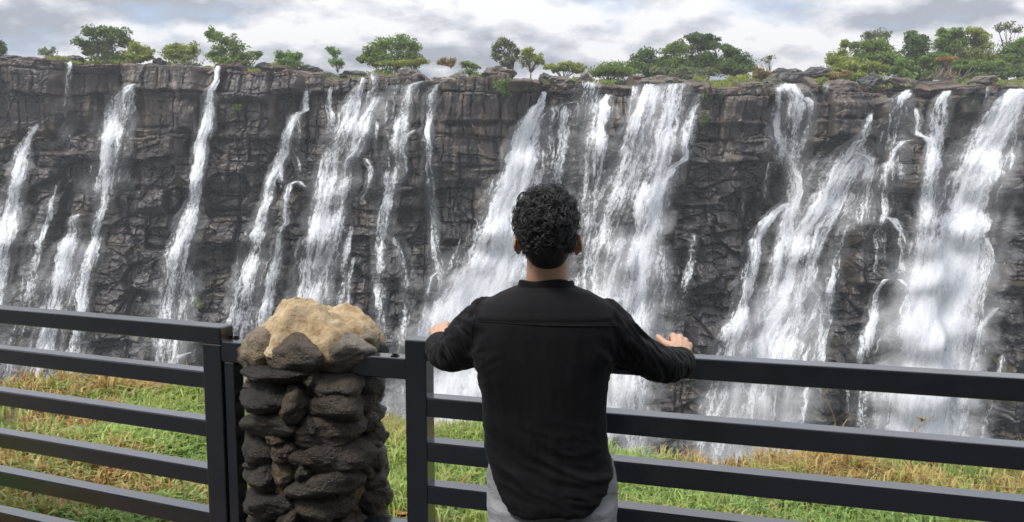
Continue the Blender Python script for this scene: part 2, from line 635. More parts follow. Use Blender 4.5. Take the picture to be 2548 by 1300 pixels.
# ------------------------------------------------------------------ waterfalls
def mat_water():
    m, t, b = material('falling_water')
    q = attr(t, 'flow').outputs['Vector']
    dn = attr(t, 'dens').outputs['Fac']
    n1 = t.noise(t.vmul(q, (1.6, .19, 1)), 1.0, 4, .62, .35)
    n2 = t.noise(t.vmul(q, (4.6, 1.9, 1)), 1.0, 4, .75)
    n3 = t.noise(t.vmul(q, (.75, .07, 1)), 1.0, 2, .5)
    n = t.math('ADD', t.math('ADD', t.math('MULTIPLY', n1, .8), t.math('MULTIPLY', n2, .62)), t.math('MULTIPLY_ADD', n3, .60, -.51))
    th = t.math('MULTIPLY_ADD', dn, -.54, .700)
    a = t.math('DIVIDE', t.math('SUBTRACT', n, th), .22, clamp=True)
    sf = attr(t, 'soft').outputs['Fac']
    ms = t.math('MULTIPLY', dn, t.math('MULTIPLY_ADD', n3, 1.6, -.3, clamp=True), clamp=True)
    a = t.math('ADD', t.math('MULTIPLY', a, t.math('SUBTRACT', 1, sf)), t.math('MULTIPLY', ms, sf))
    col = t.mix(t.math('MULTIPLY_ADD', n2, 2.2, -.5, clamp=True), (.76, .79, .83), (.93, .94, .96))
    t.l.new(col, b.inputs['Base Color'])
    b.inputs['Roughness'].default_value = .6
    b.inputs['Specular IOR Level'].default_value = .25
    tr = t.new('ShaderNodeBsdfTranslucent', ins={'Color': col})
    mx = t.new('ShaderNodeMixShader', ins={0: .12, 1: b.outputs[0], 2: tr.outputs[0]})
    tp = t.new('ShaderNodeBsdfTransparent')
    m2 = t.new('ShaderNodeMixShader', ins={0: a, 1: tp.outputs[0], 2: mx.outputs[0]})
    out = next(n for n in t.n if n.type == 'OUTPUT_MATERIAL')
    t.l.new(m2.outputs[0], out.inputs['Surface'])
    return m


M_water = mat_water()
KPX = Y0 / F
wf_seed = [0]


def sheet(path, layers, acc):
    """one stream: path of (px, py, half width px, density)"""
    P = np.array(path, float)
    if P[-1, 1] > 700 or P[-1, 3] > .55:      # runs on down the wall, spreading and thinning
        x, y, h_, d_ = P[-1]
        P = np.concatenate([P, [[x - 14, y + 90, h_ * 1.25, d_ * .75], [x - 24, y + 190, h_ * 1.5, d_ * .5]]])
    dl = np.concatenate([[0], np.cumsum(np.hypot(np.diff(P[:, 0]), np.diff(P[:, 1])))])
    n = max(4, int(dl[-1] / 5))
    s = np.linspace(0, dl[-1], n)
    px = np.interp(s, dl, P[:, 0]); py = np.interp(s, dl, P[:, 1])
    for _ in range(2):
        px[1:-1] = .25 * px[:-2] + .5 * px[1:-1] + .25 * px[2:]
    hw = np.interp(s, dl, P[:, 2]); de = np.interp(s, dl, P[:, 3])
    for (wf, df, off, soft) in [(*q, 0) if len(q) == 3 else q for q in layers]:
        wf_seed[0] += 1
        sd = wf_seed[0]
        h = hw * wf * (1 + .22 * fbm(s / 40, oct=4, seed=sd)) + (1.2 if wf <= 1 else 2.5)
        m = int(np.clip(2 * h.max() / 5, 4, 48))
        c = np.linspace(-1, 1, m + 1)
        C, Sg = np.meshgrid(c, s)
        wob = np.minimum(4.0, 1.2 + h[:, None] * .22) * fbm(Sg / 22, C * 2.2, oct=3, seed=sd + 300)
        PX = px[:, None] + C * h[:, None] + wob
        PY = py[:, None] + .0 * C
        W = on_cliff(PX, PY)
        dirv_ = np.stack(ray(PX, PY), -1)
        o = off + np.minimum(.5, h[:, None] * KPX * .35) * (1 - C ** 2) + .10 * fbm(C * h[:, None] / 9, Sg / 40, oct=3, seed=sd + 90)
        W = W - dirv_ / dirv_[..., 1:2] * o[..., None]
        edge = 1 - np.abs(C) ** 2.6
        D = de[:, None] * df * (.25 + .75 * edge) * np.clip(edge * 3.5, 0, 1)
        D = D * np.clip((s[:, None] + 1) / 8, 0, 1) ** .5 * (1 - .9 * sstep(dl[-1] - 45, dl[-1], Sg))
        ry_ = (samp(Yw, W[..., 0], W[..., 2] + .8) - samp(Yw, W[..., 0], W[..., 2] - .8)) / 1.6      # how far the wall steps out under the water
        D = D * (.80 + np.clip(.45 * (ry_ - .12), -.10, .26) * (1 - .7 * np.minimum(1, h[:, None] / 60)))
        fl = np.stack([C * h[:, None] * KPX, Sg * KPX, np.full_like(C, sd * 3.71)], -1)
        r, k = C.shape
        i0 = np.arange(r - 1)[:, None] * k + np.arange(k - 1)[None]
        q = np.stack([i0, i0 + 1, i0 + k + 1, i0 + k], -1).reshape(-1, 4)
        acc['Q'].append(q + acc['n']); acc['V'].append(W.reshape(-1, 3)); acc['F'].append(fl.reshape(-1, 3)); acc['D'].append(D.ravel())
        acc['S'].append(np.full(r * k, soft, float))
        acc['n'] += r * k


L3 = [(1.12, 1.0, .18), (1.3, .62, .42), (1.7, .36, .7), (2.0, .40, 1.0, 1)]
L2 = [(1.2, 1.0, .15), (1.9, .55, .4), (2.4, .30, .7, 1)]
LF = [(1.0, 1.0, .2)]
LM = [(1.0, 1.0, 1.1, 1), (1.35, .6, 1.6, 1)]           # drifting spray in front of the stream


def waterfall(label, streams):
    acc = dict(Q=[], V=[], F=[], D=[], S=[], n=0)
    for st_ in streams:
        lay = L3
        if isinstance(st_[0], str):
            lay = {'2': L2, 'f': LF, 'm': LM}[st_[0]]; st_ = st_[1:]
        sheet(st_, lay, acc)
    o = mesh_np('waterfall', np.concatenate(acc['V']), np.concatenate(acc['Q']), M_water, None, True,
                {'flow': ('FLOAT_VECTOR', np.concatenate(acc['F'])), 'dens': ('FLOAT', np.concatenate(acc['D'])), 'soft': ('FLOAT', np.concatenate(acc['S']))})
    tag(o, label, 'waterfall', 'waterfalls down the dark gorge wall')


waterfall('narrow white cascade leaning left at the far left edge of the cliff',
          [[(94, 308, 4, .6), (72, 340, 7, .85), (58, 372, 11, .9), (45, 430, 17, .85), (27, 520, 22, .9), (8, 600, 24, .85), (-10, 690, 24, .75), (-30, 800, 30, .6), (-50, 960, 30, .5)],
           ['2', (28, 900, 10, .45), (24, 1010, 14, .4)]])
waterfall('faint thread of water dropping from the rim below the small bare shrub',
          [['2', (174, 152, 3, .6), (172, 180, 4, .6), (166, 192, 5, .5), (170, 238, 4, .5), (160, 262, 14, .35), (140, 300, 14, .2)],
           ['2', (195, 278, 5, .3), (172, 310, 8, .35), (160, 345, 8, .4), (145, 370, 14, .25)]])
waterfall('broad veil falling from the notch left of the square rock buttress',
          [[(330, 209, 5, .75), (316, 218, 14, .8), (300, 245, 22, .75), (288, 300, 32, .7), (276, 350, 36, .62), (270, 400, 36, .55), (262, 450, 40, .5), (255, 500, 30, .4)],
           ['2', (330, 212, 3, .8), (326, 260, 6, .55), (318, 300, 6, .45)],
           ['2', (290, 325, 16, .7), (275, 340, 14, .6), (270, 420, 9, .7), (262, 470, 8, .75), (257, 520, 9, .7), (247, 540, 8, .8), (236, 575, 10, .8), (238, 595, 12, .85), (222, 640, 13, .9), (210, 690, 14, .85),
            (203, 740, 14, .85), (200, 790, 15, .8), (185, 840, 15, .85), (175, 900, 18, .6), (170, 1000, 18, .5)],
           ['2', (225, 455, 18, .55), (222, 470, 18, .4), (225, 500, 14, .2)]])
waterfall('short fan of white water below the small square ledge, lower left of the cliff',
          [[(205, 532, 6, .5), (182, 540, 10, .6), (188, 575, 14, .7), (172, 605, 20, .85), (160, 650, 25, .85), (145, 700, 28, .8), (133, 755, 26, .75), (122, 820, 27, .8), (108, 870, 30, .7), (95, 1000, 32, .45)],
           ['2', (172, 545, 2, .6), (170, 580, 3, .5)], ['2', (196, 540, 3, .6), (194, 580, 4, .5)]])
waterfall('pair of thin broken trickles beside the left edge cascade',
          [['2', (138, 460, 3, .5), (128, 500, 4, .5), (120, 545, 6, .5), (100, 600, 8, .45), (85, 660, 10, .45), (75, 720, 12, .35), (66, 800, 14, .25)],
           ['2', (116, 500, 3, .35), (90, 570, 6, .45), (68, 615, 7, .5), (62, 680, 8, .35), (58, 760, 14, .25)]])
waterfall('tall narrow ribbon stepping down right of the square rock buttress',
          [[(541, 164, 3, .85), (540, 196, 4, .8), (530, 212, 5, .75), (522, 225, 7, .85), (520, 280, 9, .85), (512, 320, 14, .85), (500, 350, 11, .85), (496, 400, 11, .85), (488, 450, 13, .85), (480, 510, 14, .8),
            (470, 545, 18, .8), (462, 580, 22, .8), (448, 630, 24, .75), (440, 680, 28, .75), (432, 740, 34, .7), (425, 800, 40, .62), (418, 860, 42, .5), (412, 930, 46, .4)],
           ['2', (437, 548, 3, .7), (437, 590, 4, .5)], ['2', (478, 560, 6, .4), (474, 660, 8, .35)], ['2', (465, 672, 16, .5), (462, 760, 14, .3)],
           ['2', (478, 876, 3, .7), (452, 885, 6, .7), (430, 898, 8, .6)]])
waterfall('zigzag stream that starts under the brown ledge left of centre',
          [[(764, 226, 3, .7), (758, 255, 6, .8), (762, 275, 7, .75), (738, 285, 10, .7), (722, 318, 6, .8), (712, 350, 8, .85), (706, 385, 9, .85), (690, 420, 8, .85), (672, 455, 8, .85), (664, 500, 9, .85),
            (654, 530, 16, .8), (642, 570, 19, .8), (632, 620, 19, .75), (622, 655, 20, .85), (610, 710, 22, .8), (600, 770, 24, .75), (588, 830, 24, .65), (580, 960, 28, .45)],
           ['2', (600, 600, 3, .45), (590, 650, 4, .4), (575, 700, 5, .35)], ['2', (700, 400, 3, .5), (703, 470, 3, .4)],
           ['2', (740, 290, 3, .6), (745, 330, 5, .55), (730, 370, 9, .5), (745, 400, 6, .4), (745, 450, 5, .35)],
           ['2', (818, 218, 5, .5), (817, 275, 6, .5), (820, 285, 9, .5), (815, 330, 8, .3), (800, 350, 10, .3), (780, 370, 6, .3)]])
waterfall('braided trickle over the domed boulder beside the zigzag stream',
          [['2', (764, 470, 3, .6), (740, 450, 4, .6), (718, 460, 4, .65), (710, 500, 4, .65), (709, 555, 4, .65), (692, 572, 8, .6), (684, 620, 10, .65), (672, 670, 10, .65), (660, 740, 12, .6), (645, 800, 14, .55), (635, 880, 14, .4)],
           ['2', (712, 600, 3, .4), (698, 650, 6, .5), (682, 710, 8, .4)]])
waterfall('wide white double cascade fanning over boulders left of centre',
          [[(901, 208, 3, .8), (888, 225, 10, .9), (876, 260, 17, .9), (866, 300, 22, .85), (850, 335, 24, .8), (832, 365, 22, .85), (822, 420, 22, .85), (812, 470, 24, .9), (800, 530, 26, .92), (790, 590, 27, .92),
            (778, 650, 26, .9), (768, 710, 26, .88), (760, 780, 28, .75), (750, 900, 30, .5)],
           [(940, 240, 4, .8), (930, 262, 10, .9), (915, 290, 15, .85), (905, 330, 15, .8), (890, 370, 12, .85), (870, 400, 16, .8), (862, 450, 15, .8), (850, 500, 12, .7), (838, 560, 14, .7), (825, 620, 16, .7),
            (812, 690, 16, .6), (800, 760, 18, .5)],
           ['2', (930, 176, 5, .8), (932, 222, 6, .75), (928, 236, 12, .7), (918, 262, 8, .6), (914, 300, 8, .5)],
           ['2', (905, 190, 3, .7), (900, 212, 4, .7)], ['2', (880, 395, 8, .7), (910, 395, 6, .5), (925, 420, 5, .45), (915, 470, 6, .4), (890, 520, 8, .4)],
           ['2', (835, 640, 3, .5), (822, 700, 4, .5), (812, 760, 5, .4)], ['2', (940, 300, 3, .5), (935, 360, 4, .5), (945, 410, 4, .4), (930, 450, 5, .35)], ['2', (880, 640, 3, .5), (868, 700, 4, .45), (862, 770, 5, .35)],
           ['2', (870, 560, 4, .45), (860, 640, 6, .4), (848, 730, 6, .3)]])
waterfall('bell shaped veil from the curved lip just left of the thin free fall',
          [[(1040, 204, 12, .6), (1015, 215, 24, .62), (1000, 245, 30, .62), (995, 285, 28, .55), (985, 310, 17, .75), (982, 350, 15, .75), (984, 385, 17, .65), (975, 430, 18, .6), (965, 490, 18, .6), (955, 560, 20, .55),
            (945, 640, 11, .55), (945, 720, 11, .55), (945, 800, 12, .5), (950, 900, 14, .35)],
           ['2', (1092, 198, 3, .8), (1050, 203, 3, .8), (1020, 212, 5, .7)],
           ['2', (1034, 322, 4, .7), (1008, 340, 5, .7), (1000, 370, 6, .6), (1006, 420, 4, .5), (1010, 450, 6, .35)],
           ['2', (962, 250, 3, .5), (958, 300, 4, .45), (955, 350, 4, .35)],
           ['2', (985, 590, 9, .4), (1005, 640, 9, .45), (1018, 700, 9, .45), (1015, 780, 10, .4), (1000, 870, 12, .35)]])
waterfall('thin free falling strand left of the broad flat rock face',
          [['2', (1090, 198, 3, .9), (1085, 212, 4, .85), (1075, 240, 7, .8), (1066, 290, 8, .75), (1062, 330, 7, .85), (1066, 370, 7, .8), (1068, 430, 8, .7), (1074, 500, 8, .65), (1080, 570, 8, .65), (1084, 640, 9, .6),
            (1100, 690, 13, .6), (1105, 740, 12, .4)],
           ['2', (1092, 676, 3, .6), (1072, 690, 3, .6), (1063, 740, 3, .6), (1056, 800, 5, .5)]])
waterfall('powerful foaming chute bursting from a cleft behind the man',
          [[(1356, 228, 2, .95), (1350, 255, 5, 1.0), (1338, 268, 11, 1.1), (1322, 300, 22, 1.15), (1308, 340, 29, 1.15), (1300, 390, 34, 1.15), (1288, 450, 40, 1.12), (1272, 510, 46, 1.1), (1255, 570, 54, 1.1),
            (1238, 630, 66, 1.1), (1215, 690, 78, 1.1), (1190, 750, 88, 1.05), (1180, 850, 100, 1.0), (1160, 950, 110, .92), (1150, 1090, 120, .95), (1140, 1200, 130, .9)],
           ['m', (1230, 640, 60, .5), (1190, 760, 110, .7), (1160, 880, 140, .75), (1150, 1000, 150, .75), (1150, 1100, 150, .7)],
           [(1180, 660, 12, .6), (1140, 700, 20, .8), (1115, 750, 26, .8), (1100, 800, 28, .75)],
           [(1330, 420, 18, .6), (1330, 520, 30, .6), (1340, 620, 40, .6), (1350, 760, 60, .7)]])
waterfall('sheer speckled curtain from the straight ledge right of the foaming chute',
          [['2', (1402, 262, 38, .60), (1396, 300, 42, .60), (1392, 360, 42, .58), (1384, 430, 42, .54), (1376, 500, 44, .45), (1370, 600, 44, .45)],
           ['2', (1438, 252, 3, .6), (1400, 260, 4, .5), (1372, 272, 5, .6), (1366, 300, 10, .6), (1358, 360, 12, .5)],
           ['2', (1440, 250, 2, .6), (1438, 330, 5, .35)]])
waterfall('stepped cascade from a notch in the rim above the man',
          [['2', (1468, 196, 7, .75), (1470, 212, 12, .75), (1462, 235, 16, .7), (1456, 265, 20, .5), (1454, 330, 20, .3)],
           [(1502, 234, 11, .95), (1494, 262, 14, .95), (1494, 270, 21, .88), (1488, 310, 20, .85), (1484, 370, 22, .8), (1478, 430, 20, .55), (1470, 490, 22, .5), (1462, 560, 22, .5), (1450, 640, 26, .5)],
           ['2', (1518, 268, 4, .45), (1512, 340, 7, .3)]])
waterfall('long slanting veil left of the thickest column near centre right',
          [[(1624, 208, 15, .85), (1612, 235, 20, .9), (1600, 275, 23, .88), (1586, 325, 25, .82), (1572, 375, 28, .85), (1558, 425, 32, .8), (1540, 475, 35, .82), (1520, 520, 32, .65), (1500, 580, 34, .62), (1480, 640, 38, .62),
            (1470, 720, 42, .6), (1460, 830, 44, .6)],
           ['2', (1580, 212, 5, .65), (1574, 260, 6, .6), (1566, 330, 8, .5), (1560, 380, 10, .35)],
           ['2', (1640, 212, 2, .8), (1632, 240, 5, .8), (1616, 300, 7, .6), (1608, 370, 6, .4)],
           [(1550, 590, 10, .6), (1535, 630, 16, .65), (1520, 680, 20, .6), (1508, 760, 24, .6), (1500, 880, 28, .5)]])
waterfall('thick white column reaching the rim to the right of the man',
          [[(1683, 206, 21, .95), (1675, 232, 24, .98), (1665, 285, 29, .95), (1654, 335, 31, .9), (1645, 385, 32, .9), (1634, 435, 34, .92), (1622, 490, 34, 1.0), (1612, 550, 34, 1.0), (1602, 610, 31, .9),
            (1592, 670, 35, .85), (1582, 740, 40, .8), (1572, 820, 44, .72), (1560, 950, 50, .7), (1550, 1100, 60, .6)],
           ['m', (1590, 560, 60, .3), (1550, 700, 90, .45), (1530, 850, 100, .5), (1520, 1000, 100, .5), (1520, 1080, 100, .5)],
           [(1742, 232, 4, .6), (1728, 270, 8, .7), (1714, 320, 12, .7), (1704, 370, 14, .6), (1705, 395, 8, .85), (1680, 415, 11, .9), (1655, 450, 15, .9), (1640, 500, 14, .8)],
           ['2', (1655, 610, 10, .5), (1648, 680, 14, .45), (1650, 780, 8, .45)],
           ['2', (1850, 470, 3, .55), (1846, 540, 4, .4)], ['2', (1660, 640, 4, .5), (1672, 700, 5, .4), (1668, 780, 6, .35)],
           ['2', (1796, 395, 6, .4), (1790, 430, 8, .25)], ['2', (1728, 580, 3, .45), (1722, 640, 5, .45), (1708, 700, 8, .4), (1690, 760, 8, .35)]])
waterfall('arched cascade that parts round a dark hollow and rejoins below',
          [['2', (1962, 206, 10, .85), (1968, 222, 18, .7), (1980, 240, 22, .8)],
           ['2', (1940, 216, 3, .85), (1938, 260, 5, .85), (1932, 310, 7, .9), (1938, 340, 10, .9), (1950, 375, 12, .85), (1968, 405, 12, .85), (1982, 440, 12, .9), (1986, 480, 15, .88), (1972, 510, 20, .85)],
           ['2', (2000, 240, 10, .8), (2016, 256, 8, .8), (2010, 300, 9, .75), (2000, 350, 10, .7), (1986, 395, 14, .6)],
           ['2', (1976, 244, 5, .5), (1974, 320, 5, .4)], ['2', (1945, 250, 6, .45), (1942, 300, 6, .3)],
           [(1965, 505, 12, .8), (1930, 525, 10, .85), (1900, 560, 12, .85), (1880, 600, 13, .8), (1872, 660, 15, .75), (1860, 710, 16, .72), (1845, 770, 16, .72), (1822, 830, 22, .75), (1805, 890, 24, .65), (1790, 960, 26, .6), (1770, 1060, 30, .5)],
           [(1970, 515, 12, .8), (1955, 560, 12, .75), (1940, 620, 13, .7), (1925, 690, 14, .68), (1910, 760, 15, .6), (1895, 840, 18, .5)],
           ['2', (1918, 400, 3, .7), (1908, 450, 4, .6), (1903, 510, 4, .45)], ['2', (2048, 372, 3, .5), (2020, 420, 5, .55), (1998, 470, 5, .55)]])
waterfall('broad tumbling cascade over the rounded dome of rock right of the arched one',
          [[(2168, 280, 3, 1.0), (2160, 310, 8, 1.05), (2146, 345, 11, 1.05), (2130, 368, 24, 1.05), (2116, 395, 38, 1.02), (2094, 430, 38, 1.02), (2078, 465, 40, 1.0), (2064, 500, 44, 1.0), (2038, 545, 44, .98), (2013, 590, 42, .94),
            (1995, 650, 38, .75), (1978, 720, 42, .72), (1955, 790, 56, .78), (1925, 850, 64, .8), (1905, 930, 70, .6), (1890, 1050, 80, .5)],
           ['m', (1990, 660, 60, .35), (1950, 780, 95, .5), (1915, 880, 115, .5), (1900, 1000, 120, .5), (1890, 1060, 120, .5)],
           [(2125, 380, 14, .8), (2165, 395, 12, .8)],
           ['2', (2118, 470, 5, .55), (2112, 540, 8, .45), (2095, 600, 10, .45), (2075, 650, 12, .45), (2062, 720, 12, .5), (2055, 800, 10, .45)],
           [(2010, 700, 22, .55), (2030, 720, 14, .6), (2045, 750, 10, .6), (2048, 800, 10, .5)],
           ['2', (2010, 960, 12, .5), (2000, 1050, 12, .4)]])
waterfall('small fall spilling off a square shelf onto a round boulder in the right half',
          [['2', (2280, 348, 7, .8), (2245, 352, 7, .75), (2228, 375, 4, .8), (2216, 402, 4, .8), (2214, 415, 25, .75), (2210, 440, 24, .65), (2205, 480, 14, .7), (2204, 530, 16, .62), (2195, 560, 14, .6), (2192, 600, 16, .45), (2190, 680, 24, .35)],
           ['2', (2240, 412, 4, .7), (2244, 460, 4, .5)], ['2', (2195, 540, 8, .7), (2222, 545, 8, .7), (2242, 580, 8, .6), (2250, 640, 14, .4), (2250, 700, 20, .35)],
           ['2', (2262, 715, 5, .65), (2240, 695, 5, .75), (2208, 695, 5, .75), (2186, 715, 6, .7), (2178, 750, 8, .65), (2172, 790, 8, .7), (2165, 830, 16, .72), (2160, 880, 22, .6), (2158, 1000, 24, .55), (2160, 1070, 22, .4)],
           ['2', (2200, 325, 6, .5), (2190, 370, 5, .5), (2190, 400, 4, .4)]])
waterfall('straight twin strand left of the largest fall on the right',
          [[(2360, 226, 4, .85), (2348, 240, 13, .8), (2338, 280, 17, .72), (2332, 330, 15, .78), (2326, 380, 15, .82), (2320, 440, 16, .85), (2312, 510, 18, .8), (2306, 580, 22, .75), (2302, 650, 26, .7), (2296, 730, 30, .6)],
           ['2', (2280, 268, 4, .8), (2284, 300, 7, .7), (2286, 335, 9, .8), (2310, 345, 12, .8), (2325, 365, 8, .8)],
           ])
waterfall('little apron of water slipping over the lip above the round boulder', [['2', (2262, 222, 4, .7), (2250, 236, 12, .8), (2240, 248, 14, .7)]])
waterfall('hair thin trickle at the rim just left of the largest fall', [['2', (2458, 214, 3, .7), (2456, 246, 4, .6)]])
waterfall('tiny trickle under the straw yellow patch right of the arched cascade', [['2', (2058, 205, 3, .7), (2056, 235, 4, .7), (2056, 245, 8, .5)]])
waterfall('largest fall, a thick white torrent near the right edge of the picture',
          [[(2536, 221, 17, 1.2), (2514, 250, 28, 1.2), (2488, 300, 38, 1.18), (2466, 350, 45, 1.15), (2444, 400, 50, 1.15), (2422, 460, 56, 1.15), (2404, 520, 62, 1.15), (2390, 580, 68, 1.18), (2376, 640, 80, 1.05),
            (2360, 700, 82, 1.08), (2344, 760, 80, 1.12), (2332, 830, 82, 1.15), (2322, 900, 82, 1.15), (2312, 980, 84, 1.12), (2300, 1080, 90, 1.1), (2290, 1200, 95, 1.0)],
           ['m', (2370, 600, 80, .45), (2340, 720, 105, .6), (2320, 850, 115, .7), (2305, 980, 120, .7), (2300, 1080, 125, .65)],
           [(2540, 224, 6, .9), (2530, 290, 8, .7), (2520, 360, 8, .5), (2505, 430, 10, .4)],
           ['2', (2450, 590, 10, .7), (2466, 640, 8, .6), (2462, 690, 8, .5)]])
waterfall('short slanting chute on a dark boulder right of the foot of the largest fall',
          [['2', (2482, 764, 4, .75), (2460, 790, 7, .8), (2436, 820, 6, .7)], ])
waterfall('thin double trickle on the dark wall between the top two rails at far right', [['2', (2500, 880, 4, .5), (2470, 1000, 8, .45), (2450, 1060, 10, .4)]])
waterfall('wispy strand on the wall right of the upper part of the largest fall', [['2', (2546, 350, 4, .6), (2526, 400, 5, .5)]])

M_spring, t, b = material('still_water')
b.inputs['Base Color'].default_value = (.10, .13, .12, 1)
b.inputs['Roughness'].default_value = .12
bump(t, b, t.noise(pos(t), .6, 5), .5, .3)
x = np.linspace(-260, 260, 40); y = np.linspace(12, 92, 20)
gx, gy = np.meshgrid(x, y)
i0 = np.arange(19)[:, None] * 40 + np.arange(39)[None]
riv = mesh_np('river', np.stack([gx, gy, gx * 0 - 44], -1).reshape(-1, 3), np.stack([i0, i0 + 1, i0 + 41, i0 + 40], -1).reshape(-1, 4), M_spring)
tag(riv, kind='structure')

# ------------------------------------------------------------------ rim: trees, shrubs, boulders
M_bark = mat_plain('bark', (.14, .115, .09), .85, .2, .35, 3.0)
LEAF = {
    'dark': mat_leaf('leaf_dark_green', (0.1, 0.16, 0.048)),
    'mid': mat_leaf('leaf_green', (0.165, 0.245, 0.062)),
    'lime': mat_leaf('leaf_yellow_green', (0.25, 0.31, 0.07)),
    'grey': mat_leaf('leaf_grey_green', (0.155, 0.195, 0.11)),
    'straw': mat_leaf('leaf_straw', (.30, .24, .10), .4),
    'rust': mat_leaf('leaf_rust', (.32, .19, .05), .4),
    'fresh': mat_leaf('leaf_fresh_green', (0.17, 0.27, 0.072)),
}


def leaves(centres, rad, n, size, seed, aspect=1.0, upright=False):
    r = np.random.default_rng(seed)
    k = r.integers(0, len(centres), n)
    d = r.normal(size=(n, 3))
    d /= np.linalg.norm(d, axis=1)[:, None]
    p = centres[k] + d * rad[k] * (r.random(n) ** .45)[:, None]
    a = r.normal(size=(n, 3)); a /= np.linalg.norm(a, axis=1)[:, None]
    if upright: a = a * .35 + np.array([0, 0, 1]); a /= np.linalg.norm(a, axis=1)[:, None]
    b = r.normal(size=(n, 3)); b -= (b * a).sum(1)[:, None] * a; b /= np.linalg.norm(b, axis=1)[:, None]
    sz = size * (.6 + .8 * r.random(n))[:, None]
    a = a * sz * aspect; b = b * sz
    nn = np.cross(a, b); nn *= .18 / (np.linalg.norm(nn, axis=1)[:, None] + 1e-9) * sz
    V = np.stack([p - a, p + b * .55 + nn, p + a, p - b * .55 + nn], 1).reshape(-1, 3)
    Q = np.arange(4 * n).reshape(-1, 4)
    ti = np.clip(.8 * hsh(k, k * 0, seed=seed) + .4 * r.random(n) - .1, 0, 1)
    return V, Q, np.repeat(ti, 4)


def ground_on_rim(X, Y):
    s = np.clip((Y - Y0) / .93, 0, 8.9)
    return np.interp(X, XS, RIMZ0) + float(rise(np.array(s))) * float(np.interp(X, XS, RK)) + .004 * max(0, Y - Y0 - 9)


tree_n = [0]


def tree(name, label, cat, Y, base, blobs, mat, nleaf, group, size=.17, sub=9, trunk=True, spread=.44, trunk_r=.16, aspect=1.0):
    """base: photo column of the trunk; blobs: crown lobes as (px, py, rx, ry) at the distance Y"""
    tree_n[0] += 1
    r = np.random.default_rng(900 + tree_n[0])
    sc = Y / F
    X = float(atY(base, 180, Y)[0])
    z0 = ground_on_rim(X, Y)
    top = empty(name, (X, Y, z0))
    if trunk and not any(k_ in label for k_ in ('open crowned', 'sapling', 'olive tree touching', 'sparse tall', 'thin grey green')):
        gy_ = CY - F * math.tan(math.atan((z0 - EYE) / Y) + PITCH)          # skirts of leaves down to the ground
        xs_ = [q[0] for q in blobs]
        blobs = blobs + [(np.mean(xs_), gy_ - 8, (.50 if cat == 'shrub' else .42) * (max(xs_) - min(xs_)) + 20, 14)]
    C, Rr = [], []
    if group in (globals().get('GW'), globals().get('GR')) and name == 'tree':
        xs_ = [q[0] for q in blobs]
        ym_ = np.mean([q[1] for q in blobs])
        blobs = blobs + [(np.mean(xs_), 174, .5 * (max(xs_) - min(xs_)) + 46, 18), (np.mean(xs_), .5 * (ym_ + 165), .5 * (max(xs_) - min(xs_)) + 36, 22)]
    for (px, py, rx, ry) in blobs:
        c = atY(px, py, Y)
        for _ in range(int(sub * 1.5)):
            d = r.normal(size=3); d /= np.linalg.norm(d)
            d *= .35 + .6 * r.random() ** .6
            q = c + d * np.array([rx, .8 * rx, ry]) * sc * .86
            C.append(q)
            k = (.55 + .6 * r.random()) * spread
            Rr.append([k * rx * sc + .1, k * rx * sc + .1, k * ry * sc * 1.05 + .1])
    C, Rr = np.array(C), np.array(Rr)
    Vv, Q, ti = leaves(C, Rr, int(nleaf * 2.1 * (1.5 if group != GT else 1.1)), size, 50 + tree_n[0], aspect)
    mesh_np('crown', Vv, Q, LEAF[mat], top, False, {'tint': ('FLOAT', ti)})
    if trunk:
        mb = MB()
        zmid = float(np.mean(C[:, 2]))
        zl = float(np.min(C[:, 2]))
        b0 = np.array([X, Y, z0 - .3])
        b1 = np.array([X + .15, Y, z0 + max(.25, .35 * (zmid - z0))])
        mb.tube([b0, .5 * (b0 + b1) + [.06, 0, 0], b1], [trunk_r, trunk_r * .8, trunk_r * .7], 7)
        for q in C[:: max(1, len(C) // 14)]:
            m1 = b1 + (q - b1) * .5 + np.array([0, 0, .12 * np.linalg.norm(q - b1)]) + r.normal(size=3) * .1
            mb.tube([b1, m1, q], [trunk_r * .5, trunk_r * .3, trunk_r * .12], 5)
        mb.build('trunk', M_bark, top)
    tag(top, label, cat, group)
    return top


GT = 'trees and shrubs along the rim of the falls'
tree('tree', 'dark green tree cut off by the left edge of the picture above the rim', 'tree', 104, 2, [(-8, 112, 20, 22), (-2, 125, 18, 12)], 'dark', 700, GT)
tree('shrub', 'small thin grey shrub on the rim between the left edge and the wide tree', 'shrub', 103, 120, [(108, 127, 12, 9), (128, 126, 14, 10), (120, 134, 16, 10)], 'grey', 260, GT, .12, 6, trunk_r=.06)
tree('tree', 'widest dark green tree on the left part of the rim, its crown domed', 'tree', 103, 268,
     [(228, 92, 32, 24), (290, 92, 36, 24), (262, 86, 36, 18), (203, 108, 24, 14), (250, 118, 44, 18), (312, 108, 22, 20), (270, 138, 40, 16), (232, 130, 30, 12), (275, 155, 34, 12), (300, 148, 30, 10)], 'dark', 3300, GT, .16, 8)
tree('shrub', 'yellow green bush tucked under the right side of the wide dark tree', 'shrub', 102, 335, [(340, 120, 26, 15), (360, 130, 22, 14), (325, 140, 30, 13), (355, 144, 28, 10)], 'lime', 1500, GT)
tree('shrub', 'rounded yellow green bush alone on the rim above the square rock buttress', 'shrub', 107, 455, [(425, 123, 20, 12), (450, 118, 24, 12), (480, 124, 22, 16), (455, 134, 44, 10), (455, 144, 50, 9)], 'lime', 1500, GT)
tree('tree', 'lopsided bright green tree with a high left peak, above the narrow ribbon', 'tree', 102, 592,
     [(522, 82, 14, 14), (540, 98, 24, 18), (570, 102, 26, 18), (590, 118, 30, 20), (555, 128, 34, 16), (610, 138, 28, 14), (575, 145, 36, 14), (640, 134, 14, 9), (530, 140, 20, 8), (590, 158, 36, 10), (550, 150, 20, 8)], 'mid', 3000, GT, .15)
